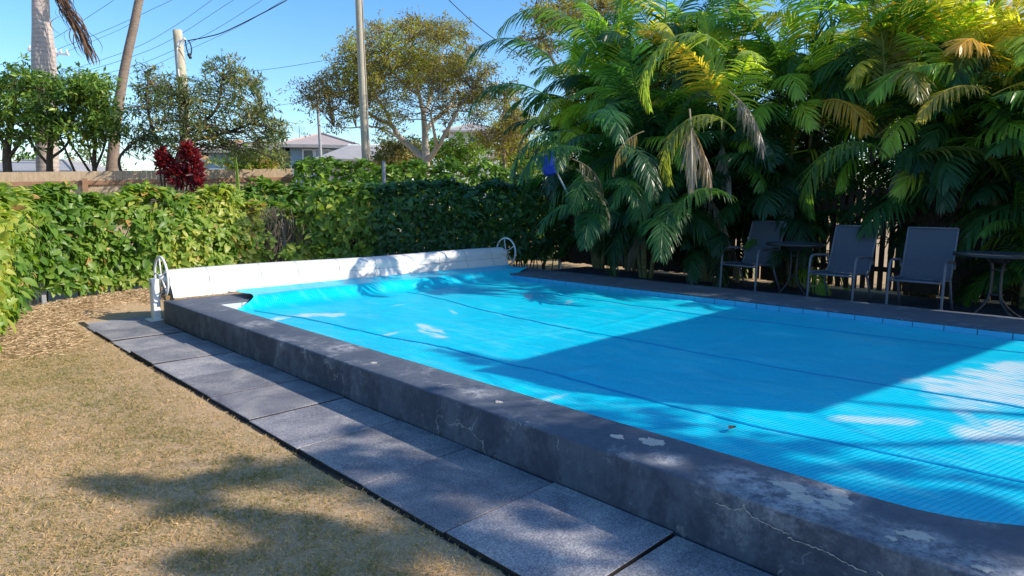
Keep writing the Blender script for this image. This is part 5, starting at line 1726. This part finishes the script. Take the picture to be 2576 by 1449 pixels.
def hip_roof(o, u, v, x0, x1, y0, y1, ze, zr, ov=.5):
    up = np.array([0, 0, 1.0])
    q_ = lambda x, y, z: o + u * x + v * y + up * z
    x0 -= ov; x1 += ov; y0 -= ov; y1 += ov
    h = min(x1 - x0, y1 - y0) / 2
    if x1 - x0 >= y1 - y0:
        r0, r1 = q_(x0 + h, (y0 + y1) / 2, zr), q_(x1 - h, (y0 + y1) / 2, zr)
        c = [q_(x0, y0, ze), q_(x1, y0, ze), q_(x1, y1, ze), q_(x0, y1, ze)]
        return [[c[0], c[1], r1, r0], [c[1], c[2], r1], [c[2], c[3], r0, r1], [c[3], c[0], r0]], c, (r0, r1)
    r0, r1 = q_((x0 + x1) / 2, y0 + h, zr), q_((x0 + x1) / 2, y1 - h, zr)
    c = [q_(x0, y0, ze), q_(x1, y0, ze), q_(x1, y1, ze), q_(x0, y1, ze)]
    return [[c[0], c[1], r0], [c[1], c[2], r1, r0], [c[2], c[3], r1], [c[3], c[0], r0, r1]], c, (r0, r1)


def make_roof(root, o, u, v, x0, x1, y0, y1, ze, zr, mat, ov=.5):
    fs, c, rd = hip_roof(o, u, v, x0, x1, y0, y1, ze, zr, ov)
    b = MB()
    for f in fs: b.poly(f)
    r = b.build('roof', mat, root, False, True)
    # eave board and soffit
    e = MB()
    for i in range(4):
        a, d_ = c[i], c[(i + 1) % 4]
        dr = unit(d_ - a); nn_ = np.cross(dr, np.array([0, 0, 1.0]))
        e.obox((a + d_) / 2 + np.array([0, 0, -.09]), dr, nn_, (0, 0, 1), np.linalg.norm(d_ - a) / 2, .03, .09)
    e.poly([p + np.array([0, 0, -.02]) for p in c])
    e.build('eave', M['eave'], root, False, True)
    k = MB()
    k.tube([rd[0] + np.array([0, 0, .03]), rd[1] + np.array([0, 0, .03])], .07, 6)
    for i in range(4):
        t_ = rd[0] if np.linalg.norm(c[i] - rd[0]) < np.linalg.norm(c[i] - rd[1]) else rd[1]
        k.tube([c[i] + np.array([0, 0, .03]), t_ + np.array([0, 0, .03])], .06, 6)
    k.build('ridge_cap', mat, root, False, True)
    return r


def window(root, o, u, n_, x0, x1, z0, z1, panes=2, mat='pane', name='window'):
    b = MB()
    up = np.array([0, 0, 1.0])
    w = .09
    for (a0, a1, c0, c1) in ((x0, x1, z0 - w, z0), (x0, x1, z1, z1 + w), (x0 - w, x0, z0 - w, z1 + w), (x1, x1 + w, z0 - w, z1 + w)):
        b.obox(o + u * (a0 + a1) / 2 + up * (c0 + c1) / 2 + n_ * .05, u, n_, up, (a1 - a0) / 2, .05, (c1 - c0) / 2)
    for k in range(1, panes):
        x = x0 + (x1 - x0) * k / panes
        b.obox(o + u * x + up * (z0 + z1) / 2 + n_ * .04, u, n_, up, .035, .035, (z1 - z0) / 2)
    f = b.build(name, M['trim'], root, False, True)
    bpy.context.view_layer.update()
    for k in range(panes):
        a0 = x0 + (x1 - x0) * k / panes; a1 = x0 + (x1 - x0) * (k + 1) / panes
        pn = MB().obox(o + u * (a0 + a1) / 2 + up * (z0 + z1) / 2 + n_ * .034, u, n_, up, (a1 - a0) / 2 - .02, .004, (z1 - z0) / 2)
        link('pane', npmesh('pane', np.concatenate(pn.v), np.concatenate(pn.q), M[mat]), f)
    return f


# blue-grey house
D = 38.0
o, u, v = house_frame(735, D, R(12))
bh = empty('blue_house', tuple(o), 0, 'blue grey weatherboard house with pinkish hip roof seen past the garden tree', 'house')
up = np.array([0, 0, 1.0])
b = MB()
boards(b, o, u, -v, 0, 3.3, 0, 4.72)               # front of the projecting wing
boards(b, o, -v, -u, -3.0, 0, 0, 4.72)             # its left return
boards(b, o + u * 3.3, v, u, 0, 7.0, 0, 4.72)
boards(b, o + v * 3.0, u, -v, -5.0, 0, 0, 4.6)     # set-back wing behind the tree
boards(b, o + v * 9 , u, v, -5.0, 3.3, 0, 4.6)
b.build('wall', M['blue_wall'], bh, False, True)
make_roof(bh, o, u, v, 0, 3.3, 0, 8.0, 4.75, 5.55, M['roof_pink'], .55)
make_roof(bh, o, u, v, -5.2, 1.0, 3.0, 9.0, 4.60, 5.40, M['roof_pink'], .5)
# return verandah wall to the right of the wing
window(bh, o, u, -v, .75, 1.25, 3.05, 4.45, 1, 'pane')
window(bh, o, u, -v, 1.42, 2.1, 3.05, 4.45, 2, 'pale_pane')
window(bh, o, u, -v, 2.25, 3.2, 3.15, 4.4, 3, 'pale_pane')
window(bh, o - u * .0 + v * 3.0, u, -v, -.75, -.12, 2.2, 4.35, 1, 'pane', 'doorway')
window(bh, o + v * 3.0, u, -v, -3.6, -2.2, 2.6, 4.2, 2, 'pale_pane')
an = empty('roof_antenna', tuple(P(753, 340, D + 4)), 0, 'spindly television antenna on the pinkish house roof', 'antenna')
a = P(753, 345, D + 4); t_ = P(753, 322, D + 4)
MB().tube([a - np.array([0, 0, .2]), t_], .02, 5).build('mast', M['galv'], an, False, True)
for z_, w_ in ((t_[2], .45), (t_[2] - .12, .35), (t_[2] - .24, .25)):
    MB().tube([np.array([t_[0], t_[1], z_]) - RTH * w_, np.array([t_[0], t_[1], z_]) + RTH * w_], .012, 4).build('rod', M['galv'], an, False, True)

# low grey roofed house right of it
D = 33.0
o, u, v = house_frame(880, D, R(10))
gh = empty('grey_roof_house', tuple(o), 0, 'low house with long pale grey gable roof behind the near timber pole', 'house')
b = MB()
boards(b, o, u, -v, -1.2, 3.0, 0, 3.55)
boards(b, o + u * 3.0, v, u, 0, 6, 0, 3.55)
b.build('wall', M['pale_wall'], gh, False, True)
b = MB()
A_ = o + u * -1.6 - v * .6 + up * 3.62; B_ = o + u * 3.4 - v * .6 + up * 3.62
C_ = o + u * 3.4 + v * 3 + up * 4.55; D_ = o + u * -.2 + v * 3 + up * 4.55
E_ = o + u * 3.4 + v * 6.6 + up * 3.62; F_ = o + u * -1.6 + v * 6.6 + up * 3.62
b.poly([A_, B_, C_, D_]); b.poly([D_, C_, E_, F_]); b.poly([A_, D_, F_])
b.build('roof', M['roof_grey'], gh, False, True)
MB().tube([D_, C_], .07, 6).build('ridge_cap', M['trim'], gh, False, True)
e = MB(); e.obox((A_ + B_) / 2 - up * .08, u, -v, up, 2.5, .04, .08); e.build('eave', M['eave'], gh, False, True)
window(gh, o, u, -v, .6, 1.6, 2.2, 3.2, 2, 'pane')

# orange roofed house behind the olive tree
o, u, v = house_frame(610, 46.0, R(8))
oh = empty('orange_roof_house', tuple(o), 0, 'house with orange tiled roof mostly hidden behind the olive tree', 'house')
b = MB(); boards(b, o, u, -v, -3.0, 1.6, 0, 4.35); boards(b, o + u * 1.6, v, u, 0, 6, 0, 4.35); b.build('wall', M['pale_wall'], oh, False, True)
make_roof(oh, o, u, v, -3.0, 1.6, 0, 6, 4.4, 5.9, M['roof_orange'], .5)
window(oh, o, u, -v, .2, 1.2, 3.0, 4.0, 2, 'pane')

# pale house far left
o, u, v = house_frame(40, 44.0, R(-6))
ph = empty('pale_house', tuple(o), 0, 'pale house glimpsed through stems at the far left', 'house')
b = MB(); boards(b, o, u, -v, -5, 4.2, 0, 3.5); boards(b, o + u * 4.2, v, u, 0, 6, 0, 3.5); b.build('wall', M['pale_wall'], ph, False, True)
make_roof(ph, o, u, v, -5, 4.2, 0, 6, 3.55, 4.4, M['roof_grey'], .5)
window(ph, o, u, -v, -1.5, .2, 2.4, 3.5, 2, 'pane')
window(ph, o, u, -v, 1.6, 2.8, 2.4, 3.5, 2, 'pane')

# house on the rise behind the spreading tree
o, u, v = house_frame(1195, 62.0, R(5))
hh = empty('hilltop_house', tuple(o), 0, 'small white house on the rise behind the spreading tree', 'house')
zz = 6.4
b = MB(); boards(b, o, u, -v, -2.4, 2.2, 0, zz + 1.6); boards(b, o - u * 2.4, -v, -u, -5, 0, 0, zz + 1.6); b.build('wall', M['pale_wall'], hh, False, True)
make_roof(hh, o, u, v, -2.4, 2.2, 0, 5, zz + 1.6, zz + 2.5, M['roof_grey'], .5)
window(hh, o, u, -v, -.6, 1.2, zz + .5, zz + 1.2, 2, 'pane')

# ------------------------------------------------------------------ poles and wires
sp = empty('stub_pole', tuple(P(457, 430, 20.5) * np.array([1, 1, 0])), 0, 'short thick timber service pole with bracket and black cable rising above the olive tree', 'pole')
b = MB(); px_tube(b, [(468, 430, 25), (462, 250, 24), (456, 180, 23), (446, 76, 21)], 20.5, 1, 14, 20); b.build('pole', M['pole'], sp, True, True)
b = MB(); px_tube(b, [(452, 205, 4), (446, 150, 4), (447, 110, 4), (458, 100, 4)], 20.2, 1, 8, 14); b.build('conduit', M['white_paint'], sp, True, True)
b = MB(); px_tube(b, [(450, 120, 6), (458, 104, 7), (466, 97, 7)], 20.1, 1, 8, 8); b.build('bracket', M['white_paint'], sp, True, True)
b = MB(); px_tube(b, [(466, 100, 3.5), (470, 125, 3.2), (478, 140, 4), (482, 125, 3), (478, 108, 3), (472, 102, 3)], 20.1, 1, 6, 24); b.build('cable_loop', M['wire'], sp, True, True)
b = MB(); px_tube(b, [(474, 136, 8), (480, 147, 7)], 20.1, 1, 8, 4); b.build('cable_clamp', M['wire'], sp, True, True)

tp_ = empty('timber_pole', tuple(P(921, 430, 21) * np.array([1, 1, 0])), 0, 'tall pale timber pole cut off by the top edge, before the spreading tree', 'pole')
b = MB(); px_tube(b, [(924, 470, 21), (921, 400, 21), (914, 250, 20), (908, 120, 19), (903, 0, 18), (898, -140, 17)], 21, 1, 14, 24); b.build('pole', M['pole'], tp_, True, True)
# pale batten fixed up the sunny side
b = MB(); px_tube(b, [(929, 440, 4), (922, 250, 4), (916, 120, 4), (911, 0, 4)], 20.7, 1, 6, 12); b.build('batten', M['grey_timber'], tp_, True, True)

tn_ = empty('thin_pole', tuple(P(806, 430, 30) * np.array([1, 1, 0])), 0, 'thin grey pole in front of the blue grey house', 'pole')
b = MB(); px_tube(b, [(809, 440, 9), (806, 380, 8), (803, 320, 8), (800, 280, 7), (797, 200, 6)], 30, 1, 8, 10); b.build('pole', M['post_metal'], tn_, True, True)

cp = empty('crossarm_pole', tuple(P(118, 430, 46) * np.array([1, 1, 0])), 0, 'distant power pole whose white crossarm pokes out behind the thick palm trunk', 'pole')
b = MB(); px_tube(b, [(120, 440, 9), (118, 250, 8), (116, 105, 7)], 46, 1, 8, 8); b.build('pole', M['pole'], cp, True, True)
b = MB(); b.tube([P(70, 125, 46), P(173, 137, 46)], .075, 6); b.build('crossarm', M['white_paint'], cp, False, True)
b = MB(); b.tube([P(134, 148, 46), P(150, 134, 46)], .04, 5); b.build('brace', M['white_paint'], cp, False, True)
for px, py in ((74, 120), (84, 121), (140, 128), (153, 130), (168, 131)):
    MB().tube([P(px, py + 4, 46), P(px, py - 6, 46)], [.07, .05], 8).build('insulator', M['white_paint'], cp, True, True)

WIRES = [
    ([(43, 147), (160, 82), (287, 0)], 42, 1.6, 'overhead wire passing farthest left, behind the thick palm trunk'),
    ([(137, 127), (285, 68), (433, 0)], 42, 1.5, 'overhead wire running from the white crossarm up to the right'),
    ([(168, 130), (330, 58), (345, 0)], 42, 1.2, 'overhead wire passing just behind the top of the leaning palm'),
    ([(147, 186), (333, 123), (440, 65), (533, 0)], 42, 1.5, 'overhead wire crossing just above the top of the stub pole'),
    ([(167, 192), (310, 150), (430, 100), (587, 0)], 42, 1.5, 'overhead wire crossing at the top of the stub pole'),
    ([(233, 193), (340, 165), (433, 128), (540, 75), (660, 0)], 42, 1.5, 'overhead wire crossing low behind the stub pole'),
    ([(240, 205), (360, 175), (463, 130), (567, 83), (640, 45), (713, 0)], 42, 1.3, 'thin overhead wire just under the thick black cable'),
    ([(474, 102), (520, 93), (567, 79), (653, 37), (722, 0)], 20.3, 2.8, 'thick black service cable from the stub pole to the top edge'),
    ([(590, 184), (700, 171), (812, 153)], 30, 1.6, 'sagging wire reaching the upper left of the spreading tree'),
    ([(683, 268), (752, 257)], 30, 1.4, 'short lower wire above the blue grey house roof'),
    ([(1129, 0), (1185, 52), (1250, 102), (1330, 150)], 24, 2.2, 'black wire slanting down right of the spreading tree'),
]
for pts, d, w, lab in WIRES:
    b = MB(); px_tube(b, [(p[0], p[1], w * (.62 if w < 2 else .9)) for p in pts], d, 1, 5, 24)
    tag(b.build('power_line', M['wire'], None, True), lab, 'wire', 'overhead wires')

# ------------------------------------------------------------------ what throws the shade from outside the picture on the right
# unseen sail, added and outlined to cast the pool shadow
S1 = np.array(SUN_DIR) / SUN_DIR.z
shp = [(3.45, 4.02), (6.5, 4.06), (9.0, 4.1), (9.0, 1.0), (6.6, 1.30), (4.36, 1.62), (4.0, 2.2), (3.6, 3.1)]
hs = 3.1
ss = empty('unseen_shade_sail', (8.6, -1.2, 0), 0, 'unseen charcoal sail right of the picture, shaped to cast the pool shadow', 'shade sail')
sv = [np.array([x, y, .2]) + S1 * hs for x, y in shp]
b = MB(); b.poly(sv); b.build('unseen_sail_cloth', M['sail'], ss, False, True)
for i in (2, 3):
    p_ = sv[i]
    MB().tube([(p_[0] + .1, p_[1], 0), (p_[0] + .05, p_[1], p_[2] + .2)], .05, 8).build('post', M['post_metal'], ss, True, True)  # added post, unseen like the sail
for i in (0, 5):
    p_ = sv[i]; q_ = np.array([p_[0] - .2, p_[1] - (3.2 if i else 4.5), p_[2] + .8])
    MB().tube([p_, q_], .006, 5).build('unseen_sail_cable', M['galv'], ss, True, True)
    MB().tube([(q_[0], q_[1], 0), q_], .05, 8).build('post', M['post_metal'], ss, True, True)  # added post, unseen like the sail

# unseen shade tree whose sprays throw the soft patches on the lawn, the pavers and the near coping
rg = np.random.default_rng(90)
patches = []
for (px, py, r, w) in ((300, 1205, .16, 1), (380, 1225, .2, 1), (470, 1230, .16, .8), (620, 1185, .17, .9), (720, 1175, .16, .8), (540, 1195, .12, .6), (820, 1200, .14, .8), (460, 1275, .12, .7),
                       (700, 1320, .16, 1), (800, 1330, .18, 1), (880, 1370, .2, 1), (700, 1400, .18, 1), (600, 1420, .16, .9), (950, 1420, .16, 1), (500, 1400, .12, .5), (820, 1430, .15, .8), (1000, 1360, .12, .6), (640, 1290, .1, .5), (880, 1440, .2, 1),
                       (860, 1150, .15, .7), (980, 1170, .15, .8), (1080, 1200, .17, 1), (1180, 1215, .16, 1), (1000, 1250, .15, .9), (1100, 1290, .16, 1), (1300, 1240, .16, 1), (1240, 1190, .14, 1), (900, 1080, .10, .5), (1350, 1300, .1, .6), (1200, 1360, .13, .8), (1320, 1420, .18, 1), (1450, 1420, .2, 1), (1600, 1420, .2, 1),
                       (1600, 1140, .16, 1), (1700, 1170, .17, 1), (1560, 1080, .12, .7), (1800, 1240, .18, 1), (1900, 1290, .18, 1), (2050, 1330, .18, 1), (2200, 1320, .18, 1), (2300, 1390, .2, 1), (2450, 1380, .22, 1), (2150, 1400, .2, 1), (1080, 945, .10, .6), (1130, 965, .10, .6), (1500, 1060, .12, .6), (2000, 1200, .13, .7),
                       (1350, 1010, .12, .9), (1500, 1040, .13, .9), (1620, 1080, .14, .9), (1750, 1120, .15, 1), (1880, 1160, .15, 1), (2000, 1190, .13, .8), (2150, 1240, .13, .8), (2300, 1265, .14, 1), (1900, 1110, .10, .5), (2050, 1120, .12, .5), (2250, 1170, .14, .6), (2450, 1250, .14, .7), (2540, 1290, .2, 1), (2350, 1300, .2, 1), (1700, 1060, .10, .7)):
    c = G(px, py, 0.0 if px < 1400 else .22)
    h = rg.uniform(4.6, 6.4)
    patches.append((c + S1 * h, r * (.72 if px < 1000 and py > 1150 else 1), w, 0))
g = np.array([11.5, -8.6, 0.0])
lm = [([g, g + np.array([0, .1, 2]), g + np.array([-.3, .4, 4.2])], .22, .12)]
for (dx, dy, dz) in ((-3.5, 2.4, 5.2), (-4.5, .6, 5.6), (-2.2, 4.0, 5.4), (-5.5, 2.0, 5.9), (-3, 3.4, 6.2)):
    e = g + np.array([dx, dy, dz])
    lm.append((twig_to(rg, g + np.array([-.25, .35, 3.8]), e, 4, .08), .09, .02))
leafy_tree('unseen_shade_tree', 'unseen tree to the right of the picture that dapples the lawn with shade', 'tree', g, lm, patches, M['olive_leaf'], M['dark_bark'], .085, .4, 16000, 91, flat=.5)

bpy.context.view_layer.update()
